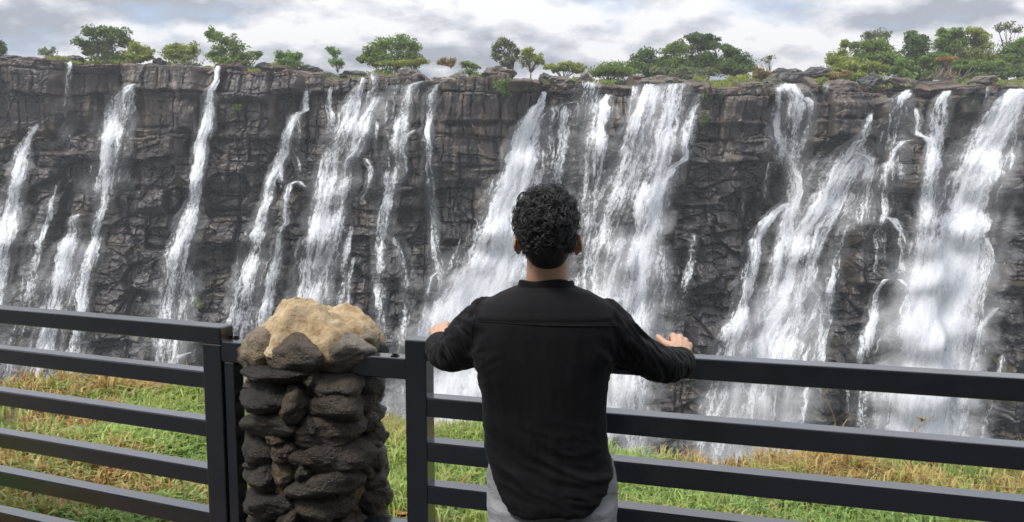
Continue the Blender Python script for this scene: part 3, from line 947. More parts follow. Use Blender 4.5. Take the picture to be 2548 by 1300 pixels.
tree('shrub', 'low fresh green tuft of bush on the rim right of the lopsided tree', 'shrub', 101.5, 716, [(702, 138, 18, 12), (730, 138, 20, 12), (715, 150, 30, 12)], 'fresh', 1100, GT, .14)
tree('shrub', 'slender sparse sapling on the rim above the thin trickle, left of the round tree', 'shrub', 101.2, 838, [(822, 124, 12, 9), (834, 134, 14, 12), (836, 152, 20, 14), (846, 162, 16, 9)], 'fresh', 620, GT, .12, 7, trunk_r=.06)
tree('tree', 'dense round olive green tree standing by itself above the double cascade', 'tree', 106, 985,
     [(1008, 106, 34, 22), (965, 112, 36, 22), (935, 122, 28, 20), (1030, 125, 26, 22), (985, 132, 46, 24), (1022, 146, 30, 16), (950, 144, 36, 16), (908, 146, 20, 13), (985, 158, 60, 9), (930, 154, 34, 13), (1032, 156, 34, 13)], 'mid', 4200, GT, .16, 9)
tree('shrub', 'yellow grassy bush at the foot of the round olive tree', 'shrub', 103, 1035, [(1005, 158, 34, 7), (1045, 156, 26, 9), (960, 158, 26, 7)], 'lime', 700, GT, .14, trunk=False)
tree('shrub', 'wispy pale grass clump on the bare rim between two trees', 'shrub', 103, 1110, [(1098, 154, 10, 10), (1122, 156, 12, 9)], 'straw', 170, GT, .16, 5, trunk=False, aspect=2.2)
tree('shrub', 'little dark green shrub lying low between the round tree and the open tree', 'shrub', 103, 1165, [(1160, 160, 18, 8), (1180, 165, 20, 6)], 'mid', 450, GT, .13)
tree('tree', 'open crowned tree with pale stems showing, left of a pair on the middle rim', 'tree', 103, 1272,
     [(1252, 104, 18, 11), (1240, 118, 16, 14), (1270, 118, 18, 16), (1236, 140, 16, 12), (1266, 142, 20, 14), (1285, 130, 10, 12), (1256, 158, 20, 9)], 'grey', 1500, GT, .13, 8, trunk_r=.2)
tree('tree', 'smaller olive tree touching the right side of the open crowned tree', 'tree', 103.5, 1318, [(1312, 130, 18, 12), (1332, 142, 20, 13), (1308, 150, 18, 14), (1344, 152, 12, 11)], 'lime', 950, GT, .13, 8, trunk_r=.12)
tree('shrub', 'low pale green thicket on the rim just left of the central wood', 'shrub', 112, 1400, [(1380, 168, 28, 10), (1415, 164, 32, 12), (1440, 174, 20, 8)], 'lime', 1300, GT)
GW = 'trees of the wood behind the centre of the rim'
tree('tree', 'low yellow green tree at the left foot of the central wood', 'tree', 114, 1510, [(1495, 178, 26, 12), (1530, 172, 30, 16), (1555, 180, 26, 12)], 'mid', 1500, GW)
tree('tree', 'dark tree on the left shoulder of the central wood', 'tree', 117, 1610, [(1610, 140, 28, 20), (1590, 158, 34, 22), (1640, 160, 34, 24)], 'dark', 2200, GW)
tree('tree', 'mid green tree left of the tallest one in the central wood', 'tree', 116, 1675, [(1688, 116, 26, 18), (1670, 136, 32, 20), (1680, 164, 40, 22)], 'mid', 2300, GW)
tree('tree', 'tallest dark tree, the domed summit of the central wood', 'tree', 118, 1750, [(1735, 98, 34, 16), (1768, 104, 28, 18), (1745, 124, 48, 24), (1745, 160, 50, 26)], 'dark', 3200, GW)
tree('tree', 'dark green tree on the right slope of the central wood', 'tree', 115, 1825, [(1810, 128, 26, 16), (1835, 140, 28, 18), (1815, 160, 44, 24), (1858, 166, 20, 20)], 'dark', 2600, GW)
tree('shrub', 'pale green bush along the front of the central wood', 'shrub', 108, 1700, [(1640, 178, 30, 10), (1700, 180, 34, 10), (1760, 180, 30, 10)], 'grey', 1300, GW)
tree('shrub', 'tiny bare sapling on the rim between the central wood and the rocky mound', 'shrub', 110, 1912, [(1905, 150, 14, 9), (1918, 144, 12, 9)], 'grey', 130, GT, .11, 5, trunk_r=.07)
tree('shrub', 'clump of straw coloured grass on the rim left of the rocky mound', 'shrub', 103, 1895, [(1890, 188, 12, 16), (1905, 192, 10, 12)], 'straw', 420, GT, .16, 6, trunk=False, aspect=2.4)
tree('shrub', 'flat straw yellow grass patch on the rocky mound in the right half', 'shrub', 103, 2090, [(2075, 186, 22, 7), (2105, 184, 20, 7)], 'straw', 420, GT, .13, 6, trunk=False, aspect=1.6)
tree('shrub', 'fresh green cushion of plants below the rocky mound, above the arched cascade', 'shrub', 101.3, 2035, [(2020, 206, 16, 6), (2045, 202, 18, 7), (2030, 222, 20, 9)], 'lime', 520, GT, .12, 6, trunk=False)
GR = 'trees of the wood at the right end of the rim'
tree('tree', 'bright yellow green tree at the left end of the right hand wood', 'tree', 112, 2095, [(2100, 108, 14, 9), (2090, 136, 28, 16), (2075, 152, 22, 12), (2112, 156, 24, 16)], 'lime', 1700, GR)
tree('tree', 'thin grey green crown rising above the left part of the right hand wood', 'tree', 120, 2185, [(2165, 86, 24, 12), (2195, 84, 26, 12), (2180, 100, 36, 12)], 'grey', 900, GR, .15)
tree('tree', 'broad green tree under the thin grey green crown in the right hand wood', 'tree', 114, 2170, [(2150, 116, 36, 18), (2190, 116, 36, 20), (2165, 146, 48, 24), (2215, 150, 24, 22)], 'mid', 3200, GR)
tree('tree', 'dark reddish green tree with a rounded top in the middle of the right hand wood', 'tree', 115, 2285, [(2275, 92, 28, 16), (2290, 112, 30, 22), (2260, 126, 26, 20), (2290, 152, 40, 24)], 'dark', 2600, GR)
tree('shrub', 'pale green bush in front of the dark rounded tree, behind the dead branches', 'shrub', 106, 2250, [(2245, 156, 24, 12), (2262, 170, 26, 12), (2235, 176, 26, 9)], 'fresh', 1100, GR)
tree('tree', 'tall yellow green tree right of the dark rounded tree', 'tree', 117, 2365, [(2360, 84, 32, 14), (2345, 106, 30, 18), (2380, 104, 34, 20), (2365, 136, 44, 26)], 'mid', 3000, GR)
tree('tree', 'brightest green tree with a flat top, second from the right edge', 'tree', 116, 2440, [(2420, 84, 32, 14), (2450, 96, 32, 18), (2430, 122, 46, 26), (2450, 154, 44, 22)], 'lime', 3200, GR)
tree('tree', 'tree with dark shaded skirts cut off by the right edge of the picture', 'tree', 114, 2530, [(2530, 110, 30, 20), (2510, 136, 32, 22), (2550, 130, 30, 26), (2530, 164, 40, 24)], 'mid', 3000, GR)
tree('tree', 'sparse tall crown peeping over the trees at the right edge', 'tree', 122, 2505, [(2490, 70, 16, 11), (2510, 62, 14, 9), (2530, 76, 18, 10)], 'grey', 420, GR, .15, 7)
tree('shrub', 'orange leaved bush in front of the tall yellow green tree', 'shrub', 108, 2350, [(2340, 150, 18, 6), (2365, 146, 18, 6)], 'rust', 420, GR, .13, 6)
tree('shrub', 'dark undergrowth at the feet of the trees near the right edge', 'shrub', 108, 2420, [(2400, 172, 36, 12), (2455, 174, 34, 12), (2510, 178, 34, 12)], 'dark', 2000, GR)


tree('shrub', 'bright green low bush at the left foot of the right hand wood', 'shrub', 107, 2140, [(2115, 164, 28, 12), (2160, 166, 30, 12), (2190, 172, 24, 10)], 'lime', 1500, GR)
tree('shrub', 'fresh green bush between the dark rounded tree and the orange bush', 'shrub', 109, 2318, [(2310, 148, 24, 16), (2325, 166, 26, 12)], 'fresh', 1300, GR)
tree('shrub', 'leafy green bush in front of the brightest flat topped tree', 'shrub', 109, 2440, [(2410, 158, 28, 13), (2450, 160, 30, 13), (2485, 164, 26, 13)], 'mid', 1700, GR)


def hang(label, blobs, mat, n, size=.13, aspect=1.0):
    C, Rr = [], []
    r = np.random.default_rng(int(blobs[0][0]))
    for (px, py, rx, ry) in blobs:
        for _ in range(7):
            q = on_cliff(px + rx * r.uniform(-.7, .7), py + ry * r.uniform(-.7, .7), Ysurf) - np.array([0, .12, 0])
            C.append(q)
            Rr.append(np.array([.42 * rx, .3 * min(rx, ry) + 2, .42 * ry]) * KPX + .05)
    Vv, Q, ti = leaves(np.array(C), np.array(Rr), n, size, int(blobs[0][0]), aspect)
    o = mesh_np('hanging_plant', Vv, Q, LEAF[mat], None, False, {'tint': ('FLOAT', ti)})
    tag(o, label, 'plant', 'plants growing out of the cliff face')


hang('dark green creeper hanging over the flat rock face left of the foaming chute', [(1250, 205, 24, 10), (1252, 225, 22, 18), (1240, 222, 18, 12)], 'fresh', 900)
hang('dark green bush clinging high on the wall right of the thick white column', [(1760, 238, 12, 16), (1785, 246, 22, 13)], 'dark', 600)
hang('pale green ball of leaves on the wall below the dark clinging bush', [(1755, 300, 15, 15)], 'grey', 420)
hang('small yellow green tuft on a ledge right of the narrow ribbon of water', [(590, 267, 15, 7)], 'lime', 260, .12, 1.5)
hang('upright yellow green fern low on the wall, just above the left railing', [(488, 745, 6, 22), (498, 752, 7, 20)], 'lime', 320, .12, 1.4)
hang('tiny green sprig left of the second leg of the broad veil', [(188, 662, 5, 9)], 'fresh', 90, .1)
hang('tiny green sprig right of the second leg of the broad veil', [(241, 662, 7, 7)], 'fresh', 100, .1)


def rock_shape(nu, nv, seed, planes=14, sharp=9.0, lump=.08):
    """unit boulder: a rounded intersection of half spaces"""
    r = np.random.default_rng(seed)
    N = r.normal(size=(planes, 3)); N /= np.linalg.norm(N, axis=1)[:, None]
    h = r.uniform(.68, 1.0, planes)
    th = np.arange(nu) * 2 * math.pi / nu
    ph = np.linspace(-math.pi / 2, math.pi / 2, nv + 2)[1:-1]
    D = np.stack([np.cos(ph)[:, None] * np.cos(th), np.cos(ph)[:, None] * np.sin(th), np.repeat(np.sin(ph)[:, None], nu, 1)], -1)
    k = np.maximum(D @ N.T, 0) / h
    q = ((k ** sharp).sum(-1) + .9 ** sharp) ** (-1 / sharp)
    q = q * (1 + lump * fbm(D[..., 0] * 2.3 + seed, D[..., 1] * 2.3, D[..., 2] * 2.3, oct=4, seed=seed))
    return D * q[..., None]


def boulder(label, px, py, rx, ry, Y, c, seed, group='loose rocks along the rim'):
    sh = rock_shape(56, 36, seed, 16, 26, .20)
    cen = atY(px, py, Y)
    cen[2] = min(cen[2], ground_on_rim(cen[0], Y) + .30 * ry * Y / F)
    sc = Y / F
    py, ry = py + 3, ry + 5
    sh = sh * np.array([rx, max(rx * .6, ry), ry]) * sc * 1.15 + cen
    mb = MB(); mb.loft(sh)
    n = sum(len(v) for v in mb.V)
    cc = np.array(c) * (.75 + .5 * hsh(np.arange(n) // 40, np.arange(n) * 0, seed=seed))[:, None]
    o = mb.build('boulder', M_rock, None, False, {'col': ('FLOAT_COLOR', cc)})
    tag(o, label, 'rock', group)


dk, br, lt = (.05, .046, .045), (.10, .078, .06), (.17, .145, .115)
boulder('flat dark rock on the rim at the left edge under the cut off tree', 40, 138, 48, 8, 102.5, dk, 1)
boulder('thin dark slab on the rim between the grey shrub and the wide tree', 185, 142, 26, 7, 102.5, dk, 2)
boulder('small dark rock peeping out right of the yellow green bush under the wide tree', 395, 134, 16, 8, 104, dk, 3)
boulder('dark pointed rock on the rim right of the lopsided bright tree', 662, 149, 24, 11, 102.5, dk, 4)
boulder('low dark rock right of the fresh green tuft on the rim', 765, 156, 26, 7, 102.5, dk, 5)
boulder('flat dark rock on the rim left of the round olive tree', 880, 158, 36, 8, 102.5, dk, 6)
boulder('large pale slab lying on the rim right of the round olive tree', 1095, 184, 38, 9, 100.6, lt, 7)
boulder('brown rock left of the large pale slab on the rim', 1015, 186, 30, 10, 100.6, br, 8)
boulder('upright brown block right of the large pale slab', 1140, 176, 17, 12, 101, br, 9)
boulder('brown rock at the foot of the open crowned tree', 1240, 182, 34, 9, 101, br, 10)
boulder('dark rock beside the small olive tree near the middle of the rim', 1362, 182, 20, 9, 101.5, dk, 11)
boulder('brown ledge rock right of the dark rock by the small olive tree', 1400, 188, 34, 10, 100.8, br, 12)
boulder('brown hump of rock just left of the central wood', 1460, 184, 18, 10, 101, br, 13)
boulder('long low brown rock on the rim in front of the central wood', 1640, 198, 40, 8, 100.8, br, 14)
boulder('large dark mound of rock left of the right hand wood', 1960, 172, 50, 20, 104, dk, 15)
boulder('dark rock touching the right side of the large mound', 2045, 172, 36, 16, 104.5, dk, 16)
boulder('dark square block on the rim in the right half', 2165, 201, 28, 15, 101, dk, 17)
boulder('rounded grey brown rock below the straw yellow grass on the mound', 2090, 218, 34, 14, 100.4, br, 18)
boulder('brown rock on the rim left of the dead branches', 2240, 196, 34, 9, 101.2, br, 19)
boulder('low brown rock near the right edge above the largest fall', 2440, 198, 38, 10, 101.5, br, 20)
boulder('mossy rock low on the rim left of the arched cascade', 1925, 200, 26, 14, 101, (.085, .08, .05), 21)

mb = MB()
r = np.random.default_rng(5)
for i in range(46):
    a = atY(2345 + r.normal() * 30, 198, 102.5 + r.uniform(-.6, .8)); 
    e = a + np.array([r.normal() * .9, r.normal() * .5, r.uniform(.3, 1.7)])
    m_ = .5 * (a + e) + r.normal(size=3) * .16
    mb.tube([a, m_, e], [.05, .04, .015], 5)
o = mb.build('driftwood_pile', mat_plain('dead_wood', (.24, .20, .165), .9, .2, .3, 3))
tag(o, 'tangle of bleached dead branches on the rim below the right hand wood', 'driftwood')

# low green and straw fringe scattered over the rim
r = np.random.default_rng(77)
n = 2600
px_ = r.uniform(-40, 2600, n)
keep = fbm(px_ / 60, oct=3, seed=120) + .25 * (px_ > 1880) > -.05
px_ = px_[keep]
C = []
for p_ in px_:
    Yq = 100 + r.uniform(.2, 5.5)
    Xq = (p_ - CX) / F * Yq
    C.append([Xq, Yq, ground_on_rim(Xq, Yq) + .12])
C = np.array(C)
Vv, Q, ti = leaves(C, np.tile([.42, .35, .16], (len(C), 1)), len(C) * 9, .12, 123, 1.4, True)
o = mesh_np('rim_undergrowth', Vv, Q, LEAF['lime'], None, False, {'tint': ('FLOAT', ti)})
tag(o, kind='stuff')

# ------------------------------------------------------------------ near bank
EX = np.array([-30, -6, -2.6, -1.6, -.7, .3, .8, 3, 6, 30.]); EY = np.array([7.5, 6.9, 6.35, 6.2, 5.5, 5.0, 4.82, 4.78, 4.75, 5.0])


def edge_y(x): return np.interp(x, EX, EY) + .10 * fbm(np.asarray(x) * 1.3, oct=3, seed=71)


def gz(x, y):
    return .035 * fbm(np.asarray(x) * .9, np.asarray(y) * .9, oct=3, seed=72) - .10 * sstep(-.9, .15, y - edge_y(x))


gxs = np.concatenate([np.linspace(-60, -5, 40), np.arange(-4.9, 5.5, .09), np.linspace(5.6, 60, 40)])
tv_ = np.concatenate([np.linspace(-1, 0, 90), np.array([.02, .05, .09, .14, .2, .3, .45, .6, .75, .9, 1.0])])
GX, TV = np.meshgrid(gxs, tv_)
EDG = edge_y(GX)
GY = np.where(TV <= 0, EDG + TV * (EDG + 14) * (.3 - .7 * TV) , EDG + TV * 11)
GZ = np.where(TV <= 0, gz(GX, GY), gz(GX, EDG) - 46 * np.maximum(TV, 0) ** .8 - .6 * np.maximum(TV, 0))
GZ = GZ + 10 * sstep(-1.0, -8.5, GY) + .5 * sstep(-1, -3, GY) * fbm(GX * .7, GY * .7, oct=4, seed=75)      # unseen bank added behind the viewpoint to block the rear sky
GZ = GZ + np.where(TV > 0, .5 * fbm(GX * .8, TV * 20, oct=3, seed=74) * np.minimum(1, TV * 6), 0)
k = GX.shape[1]
i0 = np.arange(GX.shape[0] - 1)[:, None] * k + np.arange(k - 1)[None]
M_soil, t, b = material('soil')
pp = pos(t)
c = t.ramp(t.noise(pp, 5, 6, .7), [(.3, (.05, .035, .022)), (.55, (.13, .085, .05)), (.75, (.22, .15, .09))])
sy_ = t.new('ShaderNodeSeparateXYZ', ins={0: pp}).outputs[1]
c = t.mix(t.math('MULTIPLY_ADD', sy_, 2.0, -4.6, clamp=True), (.045, .047, .05), c)        # unseen path greyed dark to cool what the rail fronts reflect
c = t.mix(t.math('MULTIPLY_ADD', sy_, .5, 1.2, clamp=True), (.018, .026, .011), c)      # dark scrub colour on the added bank, to dim the rails' reflections
t.l.new(c, b.inputs['Base Color']); b.inputs['Roughness'].default_value = .95
bump(t, b, t.noise(pp, 14, 6, .7), .6, .05)
gr = mesh_np('ground', np.stack([GX, GY, GZ], -1).reshape(-1, 3), np.stack([i0, i0 + 1, i0 + k + 1, i0 + k], -1).reshape(-1, 4), M_soil)
tag(gr, kind='structure')

# grass blades: one sheet of ground cover
NB = 100000
r = np.random.default_rng(11)
bx = r.uniform(-4.2, 5.0, NB * 2); by = r.uniform(2.95, 7.2, NB * 2)
ey = edge_y(bx)
dense = fbm(bx * 1.1, by * 1.1, oct=3, seed=81)
bare = sstep(-.2, -.7, dense) * np.where(bx < -.4, .9, .45)
bare = np.maximum(bare, .93 * sstep(.55, .25, np.hypot((bx + .62) / 1.1, (by - 3.5) / .9)))      # trodden soil by the pillar
keep = (by < ey + .12) & (r.random(NB * 2) > bare)
bx, by = bx[keep][:NB], by[keep][:NB]
n = len(bx)
ey = edge_y(bx)
tuft = fbm(bx * 3.1, by * 3.1, oct=2, seed=82)
dry = fbm(bx * 1.6 + 9, by * 2.2, oct=3, seed=83) * .8
de_ = ey - by                                                        # distance to the brink
dry = dry + .50 * sstep(.75, .05, de_) * np.where(bx < -.75, 1.0, np.where((bx > .5) & (bx < 2.2), 1.0, .35)) + np.where(bx < -.9, .2, -.24)
dry = dry + .5 * sstep(.9, .3, abs(bx - 2.75)) * sstep(1.0, .2, de_)
isdry = dry + .35 * r.normal(size=n) > .42
L = (.075 + .075 * r.random(n)) * (1 + .35 * tuft) * np.where(isdry & (de_ < .8), 1.2, 1) * np.where(de_ < .5, .7 + .9 * hsh(np.floor(bx * 9), np.floor(by * 9), seed=84), 1) * np.where(bx < -1.2, 1.15, 1)
wd = (.0035 + .003 * r.random(n)) * np.where(bx < -1.2, 1.7, 1)
az = r.uniform(0, 2 * math.pi, n); lean = r.uniform(.15, 1.0, n)
dx, dy = np.cos(az), np.sin(az)
ox, oy = -dy, dx
p0 = np.stack([bx, by, gz(bx, by) - .01], -1)
hd = np.stack([dx, dy, 0 * dx], -1); sd = np.stack([ox, oy, 0 * ox], -1)
up = np.array([0, 0, 1.])
p1 = p0 + hd * (L * lean * .3)[:, None] + up * (L * .62)[:, None]
p2 = p0 + hd * (L * lean * .95)[:, None] + up * (L * (1 - .45 * lean))[:, None]
wv_ = wd[:, None]
Vg = np.stack([p0 - sd * wv_, p0 + sd * wv_, p1 + sd * wv_ * .8, p1 - sd * wv_ * .8, p2], 1).reshape(-1, 3)
q = np.arange(n)[:, None] * 5
Qg = q + np.array([[0, 1, 2, 3]]); Tg = q + np.array([[3, 2, 4]])
ra = r.random(n)[:, None]
green = np.array([.29, .39, .115]) * (.75 + .6 * ra) + np.array([.08, .055, .012]) * np.clip(tuft, -.5, 1)[:, None]
strw = np.where(r.random(n)[:, None] < .16, np.array([.36, .17, .055]), np.array([.52, .39, .16])) * (.7 + .5 * ra)
cg = np.where(isdry[:, None], strw, np.maximum(green, .01))
M_grass, t, b = material('grass_blades')
ca = attr(t, 'col').outputs['Color']
t.l.new(ca, b.inputs['Base Color']); b.inputs['Roughness'].default_value = .5; b.inputs['Specular IOR Level'].default_value = .3
tr = t.new('ShaderNodeBsdfTranslucent', ins={'Color': ca})
mx = t.new('ShaderNodeMixShader', ins={0: .4, 1: b.outputs[0], 2: tr.outputs[0]})
t.l.new(mx.outputs[0], next(q_ for q_ in t.n if q_.type == 'OUTPUT_MATERIAL').inputs['Surface'])
go = mesh_np('grass', Vg, [Qg, Tg], M_grass, None, True, {'col': ('FLOAT_COLOR', np.repeat(cg, 5, 0))})
tag(go, kind='stuff')


# a few tall weeds standing out of the grass
def weed(label, px, py, h, lean_, mat, head=True, leafn=5):
    bz = atZ(px, py, 0.0)
    mb = MB()
    P = [bz + np.array([lean_ * h * q * q, .02 * q, h * q]) for q in np.linspace(0, 1, 6)]
    mb.tube(P, np.linspace(.0035, .0015, 6), 5)
    rr = np.random.default_rng(int(px))
    for i in range(leafn):
        s_ = P[1 + i % 4]; a = rr.uniform(0, 6.28); l = h * rr.uniform(.25, .5)
        e = s_ + np.array([math.cos(a) * l, math.sin(a) * l, l * .5]); m_ = .5 * (s_ + e) + [0, 0, l * .25]
        mb.tube([s_, m_, e], [.004, .005, .001], 4, .3)
    o = empty('weed', tuple(bz))
    mb.build('stem', mat, o)
    if head:
        mh = MB()
        for i in range(9):
            mh.ball(P[-1] + rr.normal(size=3) * .011, rr.uniform(.005, .010), 7, 5)
        mh.build('seed_head', mat, o)
    tag(o, label, 'weed', 'tall weeds at the brink')


M_dryst = mat_plain('dry_stalk', (.30, .21, .09), .8, .2, .3, 60)
M_redst = mat_plain('brown_stalk', (.20, .095, .045), .8, .2, .3, 60)
M_greenst = mat_plain('green_stalk', (.14, .22, .05), .6, .3, .3, 60)
weed('dry weed with a knobbly seed head poking above the third rail at far right', 2268, 1150, .26, .25, M_dryst)
weed('brown seeding weed under the third rail right of the dry knobbly one', 2318, 1190, .17, -.1, M_redst)
weed('brown seeding weed under the third rail left of its paler neighbour', 2262, 1196, .19, .15, M_redst)
weed('thin straw stalk leaning over the second rail in the right half', 2085, 1110, .42, -.35, M_dryst, False)
weed('arching green weed between the second and third rails at far left', 205, 985, .2, .5, M_greenst, True)
weed('upright green weed under the second rail at far left', 130, 985, .22, .1, M_greenst, False)
weed('rusty weed under the second rail of the left fence', 262, 990, .17, .05, M_redst)
weed('straw coloured weed beside the left gate post', 480, 1000, .19, -.1, M_dryst)


def leaf_litter(label, px, py, a, sz, c):
    p = atZ(px, py, .02)
    N = 9
    u_ = np.linspace(-1, 1, N)
    half = sz * .38 * (1 - u_ ** 2) ** .7
    ca, sa = math.cos(a), math.sin(a)
    L0 = []
    for uu, hh in zip(u_, half):
        for s_ in (-1, 0, 1):
            x_, y_ = uu * sz, s_ * hh
            L0.append(p + np.array([ca * x_ - sa * y_, sa * x_ + ca * y_, .25 * sz * uu * uu + .12 * sz * abs(s_) + .005]))
    i0 = np.arange(N - 1)[:, None] * 3 + np.arange(2)[None]
    V0 = np.array(L0); V1 = V0 - [0, 0, .0012]
    q = np.stack([i0, i0 + 1, i0 + 4, i0 + 3], -1).reshape(-1, 4)
    o = mesh_np('fallen_leaf', np.concatenate([V0, V1]), np.concatenate([q, q[:, ::-1] + len(V0)]), mat_plain('dry_leaf', c, .6, .3, .3, 40))
    tag(o, label, 'leaf', 'dead leaves on the ground')


leaf_litter('curled orange dead leaf on the soil left of the pillar foot', 634, 1275, .3, .045, (.36, .15, .06))
leaf_litter('brown dead leaf on the soil between the gate post and the pillar', 612, 1240, 1.2, .035, (.24, .12, .06))
leaf_litter('orange brown dead leaf on the grass right of the pillar foot', 1000, 1282, -.3, .05, (.40, .18, .06))
leaf_litter('rusty dead leaf seen below the fourth rail of the left fence', 452, 1212, .9, .045, (.30, .11, .05))

# ------------------------------------------------------------------ railings
M_paint, t, b = material('charcoal_paint')
pp = pos(t)
n1 = t.noise(pp, 9, 6, .7)
b.inputs['Base Color'].default_value = (.014, .016, .021, 1)
t.l.new(t.mix(t.ramp(n1, [(.5, (0, 0, 0)), (.8, (1, 1, 1))]), (.0045, .006, .011), (.011, .0135, .020)), b.inputs['Base Color'])
t.l.new(t.math('MULTIPLY_ADD', n1, .16, .13), b.inputs['Roughness'])
b.inputs['Specular IOR Level'].default_value = .5
b.inputs['Coat Weight'].default_value = 1.0
b.inputs['Coat Roughness'].default_value = .22
b.inputs['Coat IOR'].default_value = 1.55
bump(t, b, t.noise(pp, 55, 4), .04, .003)
M_bolt = mat_plain('bolt_steel', (.02, .02, .022), .35, .6, .3, 80, metallic=.6)


def frame(A, B):
    d_ = (B - A)[:2]; d_ = d_ / np.linalg.norm(d_)
    ax = np.array([d_[0], d_[1], 0]); nb = np.array([-d_[1], d_[0], 0])     # nb points away from the camera
    return ax, nb


def beam(o, ax, nb, u0, u1, v0, v1, z0, z1, ch=.005, vert=False):
    """bar with softened edges; u along the fence, v away from the camera"""
    def pt(u_, v_, z_): return o + ax * u_ + nb * v_ + np.array([0, 0, z_])
    mb = MB()
    if not vert:
        pr = [(v0 + ch, z0), (v1 - ch, z0), (v1 - .3 * ch, z0 + .3 * ch), (v1, z0 + ch), (v1, z1 - ch), (v1 - .3 * ch, z1 - .3 * ch), (v1 - ch, z1), (v0 + ch, z1), (v0 + .3 * ch, z1 - .3 * ch), (v0, z1 - ch), (v0, z0 + ch), (v0 + .3 * ch, z0 + .3 * ch)]
        nn = max(2, int((u1 - u0) / .25) + 1)
        us = [u0, u0 + ch * .5] + list(np.linspace(u0 + ch, u1 - ch, nn)) + [u1 - ch * .5, u1]
        cen = ((v0 + v1) / 2, (z0 + z1) / 2)
        rings = []
        for i, u_ in enumerate(us):
            sh = ch if i in (0, len(us) - 1) else (ch * .3 if i in (1, len(us) - 2) else 0)
            rings.append([pt(u_, v_ + np.sign(cen[0] - v_) * sh, z_ + np.sign(cen[1] - z_) * sh) for v_, z_ in pr])
    else:
        pr = [(u0 + ch, v0), (u1 - ch, v0), (u1 - .3 * ch, v0 + .3 * ch), (u1, v0 + ch), (u1, v1 - ch), (u1 - .3 * ch, v1 - .3 * ch), (u1 - ch, v1), (u0 + ch, v1), (u0 + .3 * ch, v1 - .3 * ch), (u0, v1 - ch), (u0, v0 + ch), (u0 + .3 * ch, v0 + .3 * ch)]
        cen = ((u0 + u1) / 2, (v0 + v1) / 2)
        rings = []
        for z_, sh in ((z0, ch), (z0 + ch, 0), (z1 - ch, 0), (z1 - .3 * ch, .3 * ch), (z1, ch)):
            rings.append([pt(u_ + np.sign(cen[0] - u_) * sh, v_ + np.sign(cen[1] - v_) * sh, z_) for u_, v_ in pr])
    mb.loft(rings)
    return mb


def on_plane(px, py, A, nb):
    a, b_, c_ = ray(px, py)
    d_ = np.array([a, b_, c_]); E = np.array([0, 0, EYE])
    tt = ((A - E) @ nb) / (d_ @ nb)
    return E + d_ * tt


ZT = 1.15


def bolt(P, parent):
    mb = MB()
    th = np.arange(16) * math.pi / 8; hx = np.arange(6) * math.pi / 3
    for rad, z0, z1, tt in ((.016, -.001, .003, th), (.0095, .003, .010, hx)):
        mb.loft([[P + np.array([rad * math.cos(a), rad * math.sin(a), z]) for a in tt] for z in (z0, z1)])
    return mb.build('bolt', M_bolt, parent, False)


# right hand panel
A, B = atZ(1006, 848, ZT), atZ(2548, 943, ZT)
axR, nbR = frame(A, B)
oR = np.array([A[0], A[1], 0])
WR = .074
pw = float((on_plane(1060, 900, A, nbR) - A) @ axR)
rows = [(852, 900)] + [(992, 1040), (1103, 1152), (1211, 1257)]
rz_ = []
for (y0, y1) in rows[1:]:
    rz_.append((on_plane(1070, y1, A, nbR)[2], on_plane(1070, y0, A, nbR)[2]))
ptch = (rz_[0][1] - rz_[2][1]) / 2
tk = np.mean([b_ - a_ for a_, b_ in rz_])
print('right rails', rz_, ptch, tk, pw)
ztR = on_plane(1740, 944, A, nbR)[2]
LR = 3.6
fr = empty('fence', tuple(oR))
tag(fr, 'long charcoal railing on the right that the man in black holds', 'fence', 'charcoal metal railings')
beam(oR, axR, nbR, 0, pw, 0, WR, -.05, ZT + .004, vert=True).build('post', M_paint, fr, False)
beam(oR, axR, nbR, LR, LR + pw, 0, WR, -.05, ZT + .004, vert=True).build('post', M_paint, fr, False)
zs = [(ZT - tk, ZT)] + rz_
while zs[-1][0] - ptch > .03: zs.append((zs[-1][0] - ptch, zs[-1][1] - ptch))
for z0, z1 in zs:
    beam(oR, axR, nbR, pw - .004, LR + .004, .003, WR - .003, z0, z1).build('rail', M_paint, fr, False)
# arms to the pillar
PX0 = np.array([atY(783, 900, 2.90)[0], 2.90, 0.])
armz1 = on_plane(1000, 893, A, nbR)[2]
armz0 = on_plane(1000, 946, A, nbR)[2]
for z0, z1 in ((armz0, armz1), (armz0 - 4 * ptch + .02, armz1 - 4 * ptch + .02)):
    beam(oR, axR, nbR, -.30, .004, .004, WR - .004, z0, z1).build('bracket_arm', M_paint, fr, False)
pb = atZ(983, 886, armz1)
bolt(pb, fr)
print('arm z', armz0, armz1, 'pillar', PX0)

# left hand panel
A2, B2 = atZ(0, 768, ZT), atZ(545, 815, ZT)
axL, nbL = frame(A2, B2)
oL = np.array([B2[0], B2[1], 0])
WL = .074
pl_ = -float((on_plane(503, 900, B2, nbL) - B2) @ axL)
rzl = []
for (y0, y1) in ((926, 968), (1047, 1091), (1167, 1213), (1276, 1324)):
    rzl.append((on_plane(506, y1, B2, nbL)[2], on_plane(506, y0, B2, nbL)[2]))
topz0 = on_plane(500, 854, B2, nbL)[2]
pl2 = rzl[0][1] - rzl[1][1]
print('left', rzl, topz0, pl2, pl_)
fl = empty('fence', tuple(oL))
tag(fl, 'charcoal railing on the left of the stone pillar, its top rail capping the post', 'fence', 'charcoal metal railings')
beam(oL, axL, nbL, -pl_, 0, 0.002, WL - .002, -.05, topz0, vert=True).build('post', M_paint, fl, False)
LL = -3.4
beam(oL, axL, nbL, LL - pl_, LL, 0.002, WL - .002, -.05, topz0, vert=True).build('post', M_paint, fl, False)
beam(oL, axL, nbL, LL - pl_, .004, 0, WL, topz0, ZT).build('rail', M_paint, fl, False)
tkl = rzl[0][1] - rzl[0][0]
zl_ = [q[1] for q in rzl]
while zl_[-1] - pl2 - tkl > .03: zl_.append(zl_[-1] - pl2)
